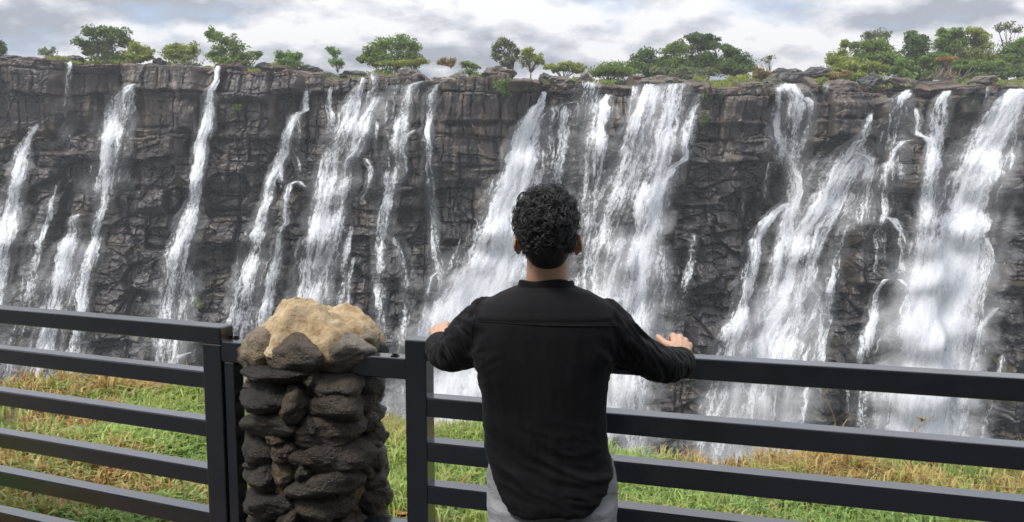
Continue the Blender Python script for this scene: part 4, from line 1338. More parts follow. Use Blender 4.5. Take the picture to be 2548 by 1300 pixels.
for zz_ in zl_:
    beam(oL, axL, nbL, LL - .004, -pl_ + .004, .004, WL - .004, zz_ - tkl, zz_).build('rail', M_paint, fl, False)
alz1 = on_plane(560, 851, B2, nbL)[2]
alz0 = on_plane(560, 902, B2, nbL)[2]
for z0, z1 in ((alz0, alz1), (alz0 - 4 * pl2, alz1 - 4 * pl2)):
    beam(oL, axL, nbL, -.004, .30, .006, WL - .006, z0, z1).build('bracket_arm', M_paint, fl, False)
# second upright just behind, bolted under the arm
beam(oL, axL, nbL, .004, .052, .012, WL - .006, -.05, alz0 - .001, vert=True).build('mounting_post', M_paint, fl, False)
bolt(atZ(588, 842, alz1), fl)

# ------------------------------------------------------------------ stone pillar
def mat_stone():
    m, t, b = material('pillar_stone')
    p = t.new('ShaderNodeTexCoord').outputs['Object']
    c = attr(t, 'col').outputs['Color']
    n = t.noise(p, 18, 7, .7)
    sp_ = t.noise(p, 140, 3, .6)
    k = t.math('ADD', t.math('MULTIPLY_ADD', n, 2.6, -.35), t.math('MULTIPLY_ADD', sp_, .9, -.45))
    t.l.new(t.new('ShaderNodeVectorMath', operation='SCALE', ins={0: c, 'Scale': k}).outputs[0], b.inputs['Base Color'])
    t.l.new(t.math('MULTIPLY_ADD', n, .7, .02, clamp=True), b.inputs['Roughness'])
    h = t.math('ADD', t.math('MULTIPLY', n, .7), t.math('MULTIPLY', sp_, .30))
    bump(t, b, h, 1.0, .03)
    return m


M_stone = mat_stone()
M_mort, t, b = material('mortar')
p = t.new('ShaderNodeTexCoord').outputs['Object']
n = t.noise(p, 16, 7, .65); n2 = t.noise(p, 48, 5, .75)
c = t.ramp(n, [(.28, (.19, .125, .065)), (.48, (.38, .28, .165)), (.7, (.52, .42, .29))])
c = t.mix(t.ramp(n2, [(.60, (0, 0, 0)), (.69, (1, 1, 1))]), c, (.10, .065, .035))
t.l.new(c, b.inputs['Base Color']); b.inputs['Roughness'].default_value = .95; b.inputs['Specular IOR Level'].default_value = .2
bump(t, b, t.math('ADD', n, t.math('MULTIPLY', n2, .3)), .8, .02)
M_core, t, b = material('old_mortar')
p = t.new('ShaderNodeTexCoord').outputs['Object']
n = t.noise(p, 13, 7, .7)
t.l.new(t.ramp(n, [(.38, (.03, .022, .014)), (.52, (.13, .085, .042)), (.68, (.34, .23, .11))]), b.inputs['Base Color'])
b.inputs['Roughness'].default_value = .9
bump(t, b, n, .9, .02)

pil = empty('stone_pillar', (PX0[0], PX0[1], 0))
tag(pil, 'rough pillar of dark rounded stones with a sandy mortar top between the two railings', 'pillar')
RC = .188
zcap = on_plane(785, 880, PX0 - [0, RC, 0], np.array([0, 1., 0]))[2]
mb = MB()
th = np.arange(56) * 2 * math.pi / 56
rings = []
for z in np.linspace(-.1, zcap + .02, 60):
    rr = (RC + .012) * (1 + .10 * fbm(np.cos(th) * 2.2, np.sin(th) * 2.2, np.full(56, z * 7), oct=4, seed=91))
    rings.append(np.stack([PX0[0] + rr * np.cos(th), PX0[1] + rr * np.sin(th), np.full(56, z)], -1))
mb.loft(rings)
mb.build('mortar_core', M_core, pil)


def stone(cx, cy, hw, hh, seed, c, dep=.07, sq=10.0, wet=0.0, ang=None, z=None):
    if ang is None:
        for _ in range(4):
            Yp = PX0[1] - RC
            q = atY(cx, cy, Yp)
            sx_ = np.clip((q[0] - PX0[0]) / (RC + .015), -.985, .985)
            an = math.asin(sx_)
            Yp = PX0[1] - (RC + .01) * math.cos(an)
        q = atY(cx, cy, Yp)
        z = q[2]
        m_ = Yp / F
        fs = max(.55, math.cos(an))
        w_, h_ = hw * m_ / fs ** .5, hh * m_
    else:
        an = ang; w_, h_ = hw, hh
    cen = np.array([PX0[0] + (RC + .012) * math.sin(an), PX0[1] - (RC + .012) * math.cos(an), z])
    out = np.array([math.sin(an), -math.cos(an), 0]); side = np.array([math.cos(an), math.sin(an), 0])
    sh = rock_shape(52, 36, seed, 10, sq * .85, .085)
    P = cen + sh[..., :1] * side * w_ * 1.10 + sh[..., 1:2] * out * dep + sh[..., 2:3] * np.array([0, 0, 1]) * h_ * 1.2
    mb = MB(); mb.loft(P)
    nn_ = sum(len(v_) for v_ in mb.V)
    rq = np.random.default_rng(seed)
    c = np.array(c) * rq.uniform(.72, 1.35) * np.array([rq.uniform(.95, 1.18), 1, rq.uniform(.80, 1.05)])
    o = mb.build('stone', M_stone, pil, True, {'col': ('FLOAT_COLOR', np.tile(np.array(c), (nn_, 1)))})
    return o


c_top, c_top2, c_d, c_m, c_w = (.15, .125, .095), (.17, .15, .12), (.015, .012, .009), (.040, .031, .022), (.024, .018, .012)
for i, (a, b_, c_, d_, col_, sq, dep) in enumerate([
    (637, 862, 43, 44, c_top, 8, .08), (738, 885, 66, 42, (.05, .04, .03), 24, .075), (856, 874, 58, 44, c_top2, 8, .10), (935, 848, 26, 34, c_top, 12, .06),
    (692, 928, 84, 24, c_d, 9, .09), (836, 955, 62, 33, c_m, 8, .10), (915, 952, 26, 44, c_d, 8, .07),
    (668, 985, 66, 32, c_d, 20, .10), (740, 1000, 38, 40, c_m, 9, .10), (842, 1006, 60, 42, c_m, 8, .10), (930, 985, 36, 38, c_m, 16, .06), (950, 1020, 24, 40, c_d, 10, .07),
    (682, 1052, 82, 34, c_w, 14, .085), (822, 1068, 74, 40, c_m, 9, .105), (925, 1082, 30, 52, c_m, 8, .08),
    (650, 1112, 44, 46, c_w, 10, .09), (722, 1118, 30, 30, c_m, 9, .09), (822, 1132, 88, 42, c_w, 9, .105), (940, 1135, 34, 50, c_m, 9, .08),
    (655, 1180, 48, 36, c_w, 10, .085), (716, 1170, 34, 32, (.09, .065, .04), 9, .07), (818, 1196, 90, 46, c_m, 10, .10), (938, 1195, 38, 44, c_w, 9, .08),
    (672, 1245, 64, 40, c_d, 10, .09), (800, 1258, 70, 40, c_m, 9, .09), (896, 1240, 44, 44, c_w, 9, .09), (945, 1255, 26, 44, c_m, 9, .07),
    (775, 945, 24, 24, c_m, 7, .085), (632, 950, 22, 20, c_m, 7, .07), (890, 905, 26, 22, c_m, 7, .08), (778, 1052, 22, 24, c_w, 7, .09), (700, 1085, 26, 18, c_m, 7, .085), (885, 1045, 20, 30, c_m, 7, .085), (765, 1165, 24, 26, c_m, 7, .09), (885, 1095, 22, 26, c_w, 7, .085), (640, 1148, 26, 18, c_m, 7, .075), (735, 1215, 26, 22, c_w, 7, .085), (885, 1165, 24, 24, c_m, 7, .085), (740, 1275, 24, 20, c_m, 7, .09), (865, 1290, 26, 20, c_m, 7, .09), (610, 1010, 18, 22, c_d, 7, .06),
    (650, 1310, 52, 36, c_m, 9, .09), (740, 1318, 50, 40, c_d, 10, .09), (840, 1325, 60, 40, c_m, 10, .09), (925, 1315, 42, 40, c_d, 10, .08)]):
    stone(a, b_, c_, d_, 200 + i, col_, dep, sq)
rs = np.random.default_rng(3)
zlow = float(atY(785, 1345, PX0[1] - RC)[2])
z = zcap - .04
i = 0
while z > -.02:                                            # the far side and the foot
    for an in np.arange(0, 2 * math.pi, .62):
        an2 = an + rs.uniform(-.12, .12)
        front = math.cos(an2) > .22
        if front and z > zlow: continue
        if i < 62: stone(0, 0, .075 * rs.uniform(.8, 1.2), .042 * rs.uniform(.8, 1.2), 300 + i, c_m if i % 2 else c_d, .075, 9, ang=an2, z=z + rs.uniform(-.01, .01))
        i += 1
    z -= .085
# mortar cap: a lumpy heap
nr_, na = 40, 96
th = np.arange(na) * 2 * math.pi / na
zt = float(atY(790, 752, PX0[1])[2])
rings = []
for tt in np.linspace(0, 1, nr_):
    rad = .238 * math.sin(tt * math.pi / 2) ** .8 if tt > 0 else .004
    x_, y_ = rad * np.cos(th), rad * np.sin(th)
    prof = (1 - (rad / .25) ** 2.4)
    hh_ = (zt - zcap) * prof
    lump = .040 * fbm(x_ * 9, y_ * 9, oct=2, seed=95) + .010 * np.abs(fbm(x_ * 22 + 5, y_ * 22, oct=2, seed=96)) + .0045 * fbm(x_ * 60, y_ * 60, oct=4, seed=97)
    rr_ = 1 + .12 * fbm(np.cos(th) * 2, np.sin(th) * 2, oct=3, seed=98)
    rings.append(np.stack([PX0[0] + x_ * rr_ + .006, PX0[1] + y_ * rr_, zcap - .01 + hh_ - .055 * max(0, (tt - .62) / .38) ** 2 * (.6 + .8 * vnoise(th * 2.5, seed=99)) + lump * min(1, 3 * (1 - tt) + .4) - .03 * (x_ > .12) * (x_ - .12) * 4], -1))
mb = MB(); mb.loft(rings[::-1])
mb.build('mortar_cap', M_mort, pil)

# ------------------------------------------------------------------ air
hz = MB()
x0, x1, y0, y1, z0, z1 = -95, 95, -22, 190, -48, 24
Vb = [(x, y, z) for x in (x0, x1) for y in (y0, y1) for z in (z0, z1)]
hz.add(Vb, [(0, 1, 3, 2), (4, 6, 7, 5), (0, 4, 5, 1), (2, 3, 7, 6), (0, 2, 6, 4), (1, 5, 7, 3)])
M_haze = bpy.data.materials.new('haze_air'); M_haze.use_nodes = True
t = NT(M_haze.node_tree)
for q in list(t.n): t.n.remove(q)
out = t.new('ShaderNodeOutputMaterial')
vol = t.new('ShaderNodeVolumePrincipled', ins={'Color': (.93, .96, 1, 1), 'Density': .0007, 'Anisotropy': .3})
t.l.new(vol.outputs[0], out.inputs['Volume'])
ho = hz.build('haze', M_haze, None, False)
tag(ho, kind='stuff')

# ------------------------------------------------------------------ the man at the railing
M_skin, t, b = material('skin')
p = t.new('ShaderNodeTexCoord').outputs['Object']
n = t.noise(p, 60, 5, .6)
t.l.new(t.mix(n, (.40, .225, .145), (.50, .30, .20)), b.inputs['Base Color'])
b.inputs['Roughness'].default_value = .5
b.inputs['Subsurface Weight'].default_value = .12
b.inputs['Subsurface Radius'].default_value = (1, .35, .2)
b.inputs['Subsurface Scale'].default_value = .012
bump(t, b, t.noise(p, 260, 3), .12, .002)

M_shirt, t, b = material('black_shirt')
p = t.new('ShaderNodeTexCoord').outputs['Object']
wv_ = t.noise(t.vmul(p, (520, 520, 520)), 1.0, 2)
fold = t.noise(t.vmul(p, (26, 26, 9)), 1.0, 4, .55, .6)
t.l.new(t.mix(t.noise(p, 7, 4), (.0038, .0036, .0046), (.0062, .0058, .0070)), b.inputs['Base Color'])
b.inputs['Roughness'].default_value = .78
b.inputs['Specular IOR Level'].default_value = .18
b.inputs['Sheen Weight'].default_value = .03
b.inputs['Sheen Roughness'].default_value = .4
bump(t, b, t.math('ADD', t.math('MULTIPLY', fold, 1.0), t.math('MULTIPLY', wv_, .05)), .28, .012)

M_hair, t, b = material('black_hair')
p = t.new('ShaderNodeTexCoord').outputs['Object']
b.inputs['Base Color'].default_value = (.0065, .006, .0065, 1)
b.inputs['Roughness'].default_value = .36
b.inputs['Specular IOR Level'].default_value = .55
bump(t, b, t.noise(p, 240, 4, .7), .5, .004)

M_jeans, t, b = material('grey_denim')
p = t.new('ShaderNodeTexCoord').outputs['Object']
n = t.noise(p, 9, 5, .6); n2 = t.noise(t.vmul(p, (700, 700, 250)), 1.0, 2)
c = t.mix(t.math('MULTIPLY_ADD', n2, .5, t.math('MULTIPLY_ADD', n, 1.2, -.4), clamp=True), (.13, .13, .14), (.33, .33, .345))
t.l.new(c, b.inputs['Base Color']); b.inputs['Roughness'].default_value = .9
bump(t, b, t.math('ADD', t.noise(t.vmul(p, (14, 14, 30)), 1.0, 4), t.math('MULTIPLY', n2, .06)), .5, .02)
M_shoe = mat_plain('shoe_leather', (.04, .035, .03), .5, .4)

man = empty('person', (float(atY(1360, 650, 2.08)[0]), 2.08, 0))
tag(man, 'person with short curly black hair in a loose black shirt, both hands on the railing', 'person')


def ring(xl, xr, z, yc, hd, n=44, e=2.3):
    th = np.arange(n) * 2 * math.pi / n
    cx, w_ = (xl + xr) / 2, (xr - xl) / 2
    c_, s_ = np.cos(th), np.sin(th)
    return np.stack([cx + w_ * np.sign(c_) * np.abs(c_) ** (2 / e), yc + hd * np.sign(s_) * np.abs(s_) ** (2 / e), np.full(n, 1.0) * z], -1)


TY = 2.08
rowsT = [  # photo row, left, right, centre depth, half depth
    (702, 1300, 1418, 2.085, .056), (712, 1284, 1434, 2.085, .066), (728, 1245, 1472, 2.085, .080), (750, 1203, 1512, 2.083, .092), (780, 1178, 1538, 2.08, .102),
    (825, 1168, 1546, 2.08, .110), (880, 1175, 1532, 2.08, .114), (930, 1187, 1516, 2.08, .114), (1000, 1201, 1508, 2.08, .110), (1090, 1206, 1508, 2.08, .110), (1140, 1209, 1515, 2.08, .114)]


def rx(py, xl, xr, yc): return float(atY(xl, py, yc)[0]), float(atY(xr, py, yc)[0]), float(atY(1360, py, yc)[2])


def torso(k=1.0, hem=True):
    R_ = []
    for (py, xl, xr, yc, hd) in rowsT:
        a, b_, z = rx(py, xl, xr, yc)
        m_ = (a + b_) / 2
        R_.append(ring(m_ + (a - m_) * k, m_ + (b_ - m_) * k, z, yc, hd * k))
    if hem:
        th = np.arange(44) * 2 * math.pi / 44
        sx_ = np.abs(np.cos(th))
        hpy = 1297 - 128 * (np.maximum(sx_ - .4, 0) / .6) ** 2
        for tt, xl, xr, hd in ((.35, 1211, 1520, .118), (.7, 1214, 1524, .121), (1.0, 1217, 1523, .122)):
            a, b_, z = rx(1140 + 100 * tt, xl, xr, TY)
            q = ring(a, b_, z, TY, hd)
            zt_ = atY(1360, 1140, TY)[2]
            zb_ = atY(np.full(44, 1360.), hpy, np.minimum(q[:, 1], TY))[2]
            q[:, 2] = zt_ + (zb_ - zt_) * tt
            R_.append(q)
    return R_


def bez(pts, n=14):
    pts = np.asarray(pts, float)
    d_ = np.concatenate([[0], np.cumsum(np.linalg.norm(np.diff(pts, axis=0), axis=1))])
    s = np.linspace(0, d_[-1], n)
    q = np.stack([np.interp(s, d_, pts[:, i]) for i in range(pts.shape[1])], -1)
    for _ in range(2): q[1:-1] = .25 * q[:-2] + .5 * q[1:-1] + .25 * q[2:]
    return q


# shoulder, elbow and wrist of each arm
arms = {
    'R': [(atY(1478, 800, 2.085), .078), (atY(1540, 848, 2.11), .070), (atY(1592, 884, 2.15), .056), (atY(1646, 909, 2.20), .050), (atY(1672, 908, 2.28), .052), (atY(1692, 902, 2.35), .046)],
    'L': [(atY(1236, 800, 2.085), .080), (atY(1186, 836, 2.13), .076), (atY(1150, 862, 2.20), .066), (atY(1122, 876, 2.28), .058), (atY(1106, 874, 2.37), .054), (atY(1098, 866, 2.45), .050)]}
mb = MB()
mb.loft(torso())
for k_ in arms:
    P = bez([np.append(p_, r_) for p_, r_ in arms[k_]], 22)
    mb.tube(P[:, :3], P[:, 3], 24)
shirt = mb.build('shirt', M_shirt, None)
remesh(shirt, .0052, 10, .5)
me = shirt.data
Vv = get_co(me); Nn = get_no(me)
X_, Y_, Z_ = Vv.T
cxm = float(atY(1358, 900, TY)[0])
armness = np.clip((np.abs(X_ - cxm) - .155) / .04, 0, 1) * np.clip((Z_ - 1.05) / .06, 0, 1)
# folds: pulled round the sleeves, hanging from the yoke, gathered at the waist and armpits
u1 = (X_ * .75 + Z_ * .9 + Y_ * .5); u2 = (X_ * .9 - Z_ * .8)
f_arm = 1 - np.abs(fbm(u1 * 34 + .6 * fbm(X_ * 9, Z_ * 9, oct=2, seed=5), u2 * 7, Y_ * 12, oct=3, seed=6))
f_tor = fbm(X_ * 26 + 2.2 * (Z_ - 1.2), Z_ * 5.5, Y_ * 4, oct=3, seed=7)
f_wst = 1 - np.abs(fbm(X_ * 6 + Z_ * 5, Z_ * 21 + X_ * 5, Y_ * 6, oct=3, seed=8))
zy = float(atY(1360, 805, 1.97)[2])
yk = sstep(zy - .005, zy - .06, Z_)
dsp = armness * (f_arm - .6) * .011 + (1 - armness) * (.0036 * f_tor * (.3 + .7 * yk) + .0075 * (f_wst - .6) * sstep(1.12, .98, Z_))
pit = np.exp(-(((np.abs(X_ - cxm) - .165) / .035) ** 2 + ((Z_ - 1.24) / .07) ** 2))
dsp += pit * .006 * fbm(X_ * 20 + Z_ * 30 * np.sign(X_ - cxm), Z_ * 12, Y_ * 10, oct=3, seed=10)
dsp -= .0022 * np.exp(-((Z_ - zy + .1 * (X_ - cxm) ** 2) / .0035) ** 2) * (1 - armness) * (Y_ < TY)
set_co(me, Vv + Nn * dsp[:, None])
bv = BVHTree.FromPolygons([tuple(v_) for v_ in get_co(me)], [tuple(p_.vertices) for p_ in me.polygons])


def to_parent(o, par):
    o.parent = par
    l_ = Vector((0, 0, 0)); q = par
    while q is not None: l_ += q.location; q = q.parent
    o.location = -l_


to_parent(shirt, man)


def hit(px, py, lift=.001):
    d_ = Vector(ray(px, py)).normalized()
    loc, nor, _, _ = bv.ray_cast(Vector((0, 0, EYE)), d_)
    return None if loc is None else np.array(loc) + np.array(nor) * lift


def seam(name, pts, r_=.0016):
    q = [hit(*a) for a in pts]
    q = [a for a in q if a is not None]
    q = bez(q, len(q) * 2)
    mb = MB(); mb.tube(q, r_, 8, .6)
    return mb.build(name, M_shirt, shirt)


seam('yoke_seam', [(x_, 799 + .034 * (x_ - 1185) - 9 * (1 - ((x_ - 1360) / 180) ** 2) * -.6) for x_ in range(1186, 1540, 9)])
for pts in ([(1190, 770), (1180, 800), (1174, 830), (1176, 862), (1182, 895)], [(1530, 775), (1542, 805), (1545, 838), (1536, 872), (1524, 905)]):
    q = bez(np.array(pts, float), 16)
    seam('armhole_seam', [tuple(a) for a in q], .0012)
# collar band standing round the neck
mb = MB()
ca, cb, cz = rx(711, 1288, 1430, 2.085)
for i, (z, k_) in enumerate(((-.016, 1.03), (-.004, 1.01), (.008, .98), (.012, .965), (.011, .93), (.0, .90))):
    q = ring((ca + cb) / 2 + (ca - (ca + cb) / 2) * k_, (ca + cb) / 2 + (cb - (ca + cb) / 2) * k_, cz + z, 2.085, .062 * k_)
    q[:, 2] += .010 * np.clip((2.085 - q[:, 1]) / .06, -1, 1) + .003 * np.sin(np.arange(44) * .57)
    if i == 0: first = q
    mb_r = q if i == 0 else q
    mb.V.append(q); mb.n += 44
V_ = np.concatenate(mb.V); i0 = np.arange(5)[:, None] * 44; jj = np.arange(44)[None]
Q_ = np.stack([i0 + jj, i0 + (jj + 1) % 44, i0 + 44 + (jj + 1) % 44, i0 + 44 + jj], -1).reshape(-1, 4)
mesh_np('collar', V_, Q_, M_shirt, shirt)
# rolled cuffs
for k_ in arms:
    c1, c0 = arms[k_][-1][0], arms[k_][-2][0]
    ax_ = (c1 - c0) / np.linalg.norm(c1 - c0)
    rr = arms[k_][-1][1]
    mb = MB()
    pth = [c1 + ax_ * a for a in (-.034, -.026, .0, .012, .016, .013, .004)]
    mb.tube(pth, np.array([1.0, 1.07, 1.05, 1.03, .98, .93, .90]) * rr, 28, cap=False)
    V_ = np.concatenate(mb.V)
    V_ = V_ + ax_ * (.004 * fbm(V_[:, 0] * 40, V_[:, 1] * 40, V_[:, 2] * 40, oct=2, seed=3))[:, None]
    mesh_np('cuff', V_, np.concatenate(mb.Q), M_shirt, shirt)

# body: head, neck, trunk, arms, hands in one skin
mb = MB()
mb.loft(torso(.78, False))
HC = atY(1362, 572, 2.075)
mb.ball(HC + [0, -.004, .0], (.0745, .095, .098), 32, 22)
mb.ball(HC + [0, .030, -.060], (.058, .062, .068), 28, 16)                       # face and jaw
mb.ball(HC + [0, .075, -.105], (.026, .022, .020), 16, 10)                        # chin
nb_ = atY(1360, 735, 2.09)
mb.tube([nb_, atY(1360, 700, 2.088), HC + [0, -.012, -.075], HC + [0, -.01, -.04]], [.066, .0555, .054, .056], 28)
mb.ball(HC + [0, .098, -.035], (.013, .016, .022), 12, 8)                         # nose
mb.tube([HC + [0, .090, -.005], HC + [0, .108, -.045]], [.008, .012], 10)
mb.ball(HC + [0, .088, .018], (.052, .012, .012), 16, 8)                          # brow
mb.ball(HC + [0, .088, -.078], (.024, .010, .006), 14, 8)                         # lips
mb.ball(HC + [0, .086, -.088], (.021, .010, .007), 14, 8)
for s_, ex, ey_ in ((-1, 1286, 608), (1, 1440, 610)):
    e = atY(ex, ey_, 2.085)
    a_ = .45
    Rm = np.array([[math.cos(a_), -s_ * math.sin(a_), 0], [s_ * math.sin(a_), math.cos(a_), 0], [0, 0, 1]])
    mb.ball(e + [0, 0, .004], (.0065, .019, .027), 18, 12, Rm)
    mb.ball(e + [-s_ * .004, .012, -.020], (.0065, .009, .010), 14, 8, Rm)
    mb.tube([e + [s_ * .003, -.016, .016], e + [s_ * .006, -.018, -.002], e + [s_ * .003, -.012, -.018]], [.0045, .0048, .004], 8)
    mb.tube([e, e + [-s_ * .018, .012, -.004]], [.012, .014], 10)


def back_edge(x_):   # far top edge of the right hand rail at the given x
    u_ = (x_ - A[0] - nbR[0] * WR) / axR[0]
    return A[1] + axR[1] * u_ + nbR[1] * WR


def hand(s_, wrist_px, wristY, kn, thumb, armend):
    Wp = atY(*wrist_px, wristY)
    K = []
    for (px, py) in kn:
        Yk = 2.5
        for _ in range(4):
            q = atY(px, py, Yk); Yk = back_edge(q[0]) - .012
        K.append(atY(px, py, Yk))
    side = K[0] - K[3]; side /= np.linalg.norm(side)
    mb.tube([armend, .5 * (armend + Wp), Wp], [.031, .027, .026], 16, .8)
    for i, k in enumerate(K):
        w0 = Wp + side * (.016 - .0105 * i)
        mid = .5 * (w0 + k) + np.array([0, 0, .003])
        mb.tube([w0, mid, k], [.0145, .0132, .0108], 12)
        ln = (.040, .045, .041, .032)[i]
        be = back_edge(k[0])
        fan = side * (.010 - .0065 * i)
        zt_ = max(1.15 + .0115, k[2] - .030)
        p1_ = np.array([k[0], be + .012, zt_ + .004]) + fan * .5
        p2_ = np.array([k[0], be + .0155, 1.15 - .016]) + fan
        p3_ = np.array([k[0], be + .0125, 1.15 - .016 - ln * .62]) + fan
        mb.tube([k, .5 * (k + p1_) + [0, .004, .006], p1_], [.0108, .0098, .0094], 12)
        mb.tube([p1_, p2_], [.0094, .0085], 12)
        mb.tube([p2_, p3_], [.0085, .0068], 12)
        mb.ball(p3_, .0070, 10, 8); mb.ball(p1_, .0097, 10, 8); mb.ball(p2_, .0088, 10, 8); mb.ball(k, .0112, 12, 8)
    pal = (Wp + K[1] + K[2]) / 3
    mb.ball(pal - [0, 0, .006], (.028, .036, .013), 18, 10)
    T = [atY(*q) for q in thumb]
    mb.tube([Wp + side * .012, T[0], T[1]], [.016, .0150, .0125], 12)
    mb.tube([T[1], T[2]], [.0122, .0102], 12); mb.tube([T[2], T[3]], [.0104, .0085], 12)
    mb.ball(T[1], .0122, 10, 8); mb.ball(T[2], .0106, 10, 8); mb.ball(T[3], .0086, 10, 8)


for k_ in arms:
    P = bez([np.append(p_, r_ * .62) for p_, r_ in arms[k_]], 16)
    mb.tube(P[:, :3], P[:, 3], 18)
hand('R', (1694, 877), 2.385, [(1675, 836), (1692, 839), (1705, 848), (1716, 860)], [(1672, 862, 2.40), (1656, 856, 2.42), (1645, 846, 2.435), (1637, 838, 2.45)], arms['R'][-1][0])
hand('L', (1095, 842), 2.53, [(1111, 807), (1098, 810), (1086, 815), (1076, 823)], [(1110, 836, 2.56), (1121, 832, 2.585), (1130, 828, 2.61), (1137, 826, 2.635)], arms['L'][-1][0])
# hips and legs under the jeans
hz_ = atY(1360, 1200, TY)[2]
ha, hb, _ = rx(1200, 1225, 1520, TY)
hm = (ha + hb) / 2
mb.loft([ring(ha + .04, hb - .04, hz_ + .12, TY + .02, .06), ring(ha + .03, hb - .03, hz_, TY + .02, .065), ring(ha + .03, hb - .03, hz_ - .1, TY + .015, .07), ring(ha + .05, hb - .05, hz_ - .16, TY + .01, .06)])
for s_ in (-1, 1):
    mb.tube([(hm + s_ * .080, TY, hz_ - .08), (hm + s_ * .085, TY + .01, .48), (hm + s_ * .09, TY, .10), (hm + s_ * .09, TY + .01, .05)], [.078, .055, .040, .042], 18)
body = mb.build('body', M_skin, None)
remesh(body, .0031, 4, .5)
to_parent(body, man)
for s_ in (-1, 1):
    e = MB(); e.ball(HC + [s_ * .031, .084, -.012], (.013, .010, .0095), 14, 10)
    m_ = mat_plain('eye_white', (.7, .68, .66), .2, .5, .05)
    eo = e.build('eye', m_, man)
    e = MB(); e.ball(HC + [s_ * .031, .0915, -.012], (.0052, .0035, .0052), 12, 8)
    e.build('iris', mat_plain('iris_brown', (.03, .015, .008), .15, .6, .2), eo)

# hair: a close cap that thins to the nape, covered in curled locks
rowsH = [(484, 1342, 1380, 2.075, .030), (490, 1322, 1398, 2.075, .056), (500, 1307, 1414, 2.075, .074), (516, 1296, 1426, 2.073, .090), (538, 1290, 1432, 2.070, .098), (562, 1290, 1432, 2.062, .096),
         (585, 1293, 1430, 2.047, .083), (605, 1294, 1430, 2.036, .071), (628, 1302, 1423, 2.033, .058), (650, 1316, 1410, 2.036, .042), (668, 1332, 1394, 2.040, .026), (680, 1348, 1378, 2.045, .014)]
mb = MB(); R_ = []
for (py, xl, xr, yc, hd) in rowsH:
    a, b_, z = rx(py, xl, xr, yc - hd * .4)
    R_.append(ring(a, b_, z, yc, hd, 48, 2.0))
R_ = np.array(R_)
n_ = 34
tt = np.linspace(0, len(R_) - 1, n_); i_ = np.clip(tt.astype(int), 0, len(R_) - 2); f_ = (tt - i_)[:, None, None]
R2 = R_[i_] * (1 - f_) + R_[i_ + 1] * f_
cen = R2.mean(1, keepdims=True)
rel = R2 - cen
lump = 1 + .05 * fbm(rel[..., 0] * 38 + 3, rel[..., 1] * 38, R2[..., 2] * 38, oct=3, seed=15) * np.linspace(1, .15, n_)[:, None]
R2 = cen + rel * lump[..., None]
mb.loft(R2)
r = np.random.default_rng(21)
Pn = R2.reshape(-1, 3)
Nr = (R2 - (cen * .55 + .45 * np.array(HC)))
Nr = (Nr / np.linalg.norm(Nr, axis=-1, keepdims=True)).reshape(-1, 3)
row_of = np.repeat(np.arange(n_), 48)
ZF = float(atY(1360, 618, 2.0)[2])
for li in range(1000):
    while True:
        k = r.integers(0, len(Pn))
        if Pn[k, 2] > ZF - .01 * r.random() and not (Pn[k, 1] > 2.12 and Pn[k, 2] < HC[2] + .045): break
    P0, N0 = Pn[k], Nr[k]
    a_ = np.cross(N0, r.normal(size=3)); a_ /= np.linalg.norm(a_)
    a_ = a_ * .9 + np.array([0, 0, -.35]); a_ -= N0 * (a_ @ N0); a_ /= np.linalg.norm(a_)
    b_ = np.cross(N0, a_) * r.choice([-1, 1])
    up_ = sstep(ZF, ZF + .07, P0[2])
    rad = r.uniform(.005, .0125) * (.6 + .4 * up_); turn = r.uniform(1.8, 4.2)
    hgt = r.uniform(.003, .013) * (.35 + .65 * up_)
    q = np.linspace(0, 1, 11)
    for st_ in range(6):
        of = r.normal(size=3) * .0021
        rad2 = rad * (1 + .12 * st_ + .15 * r.normal())
        ph_ = turn * q
        cv = (P0 - N0 * .002 + of)[None] + rad2 * (np.sin(ph_)[:, None] * a_ + (1 - np.cos(ph_))[:, None] * b_) + (hgt * np.sin(q * 2.4))[:, None] * N0 + (q * rad * .5)[:, None] * a_
        mb.tube(cv, np.array([.0009] * 8 + [.0008, .0006, .0003]), 4)
hair = mb.build('hair', M_hair, man)

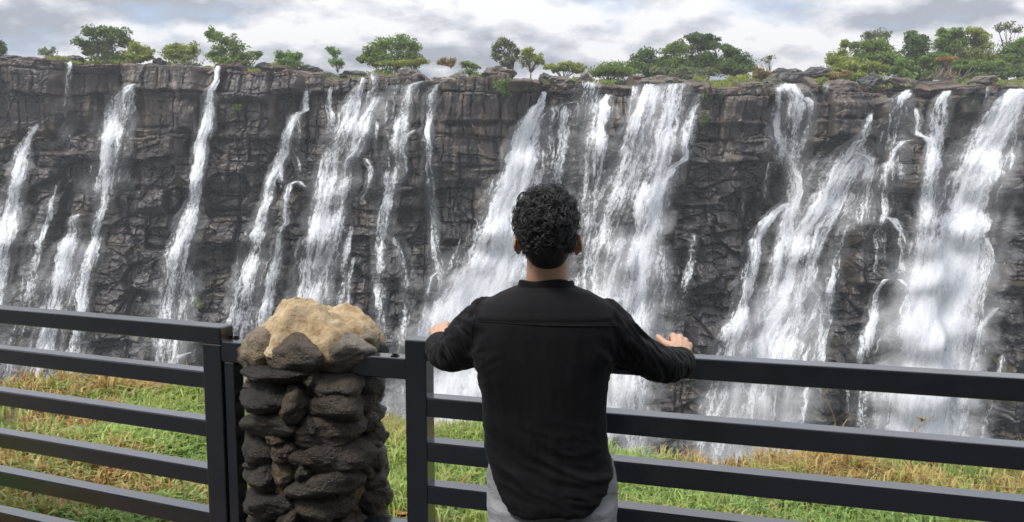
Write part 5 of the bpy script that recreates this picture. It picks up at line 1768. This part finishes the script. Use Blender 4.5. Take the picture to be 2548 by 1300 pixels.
# jeans and shoes
mb = MB()
ja, jb, _ = rx(1200, 1211, 1536, TY)
jm = (ja + jb) / 2 
mb.loft([ring(ja + .03, jb - .035, hz_ + .12, TY + .02, .075, e=2.0), ring(ja + .008, jb - .010, hz_ + .05, TY + .02, .082, e=2.0), ring(ja, jb, hz_, TY + .018, .090, e=2.0), ring(ja + .002, jb - .002, hz_ - .09, TY + .005, .100, e=2.1), ring(ja + .02, jb - .02, hz_ - .18, TY, .09)])
for s_ in (-1, 1):
    mb.tube([(jm + s_ * .084, TY, hz_ - .05), (jm + s_ * .088, TY + .005, .62), (jm + s_ * .088, TY + .012, .45), (jm + s_ * .09, TY, .2), (jm + s_ * .09, TY, .045)], [.094, .088, .074, .066, .062], 26)
jeans = mb.build('jeans', M_jeans, None)
remesh(jeans, .0065, 6)
Vv = get_co(jeans.data); Nn = get_no(jeans.data)
X_, Y_, Z_ = Vv.T
set_co(jeans.data, Vv + Nn * (.004 * (1 - np.abs(fbm(X_ * 7 + Z_ * 14, Z_ * 16 - X_ * 9, Y_ * 8, oct=3, seed=44))))[:, None])
to_parent(jeans, man)
for s_ in (-1, 1):
    mb = MB()
    c_ = np.array([jm + s_ * .092, TY, 0])
    rr_ = []
    for (y_, w_, h_) in ((-.085, .020, .030), (-.078, .036, .058), (-.03, .041, .085), (.03, .042, .082), (.09, .048, .060), (.14, .049, .048), (.175, .038, .038), (.192, .015, .024)):
        th = np.arange(20) * 2 * math.pi / 20
        rr_.append(np.stack([c_[0] + w_ * np.cos(th), np.full(20, c_[1] + y_), .012 + h_ * .5 * (1 + np.sin(th))], -1))
    mb.loft(rr_)
    so = mb.build('shoe', M_shoe, man)
    mb = MB()
    rr_ = []
    for (y_, w_) in ((-.088, .02), (-.08, .038), (-.03, .044), (.03, .045), (.09, .051), (.14, .052), (.178, .040), (.195, .016)):
        rr_.append([(c_[0] - w_, c_[1] + y_, .002), (c_[0] + w_, c_[1] + y_, .002), (c_[0] + w_, c_[1] + y_, .02), (c_[0] - w_, c_[1] + y_, .02)])
    mb.loft(rr_)
    mb.build('sole', mat_plain('rubber_sole', (.3, .29, .27), .8, .3), so)
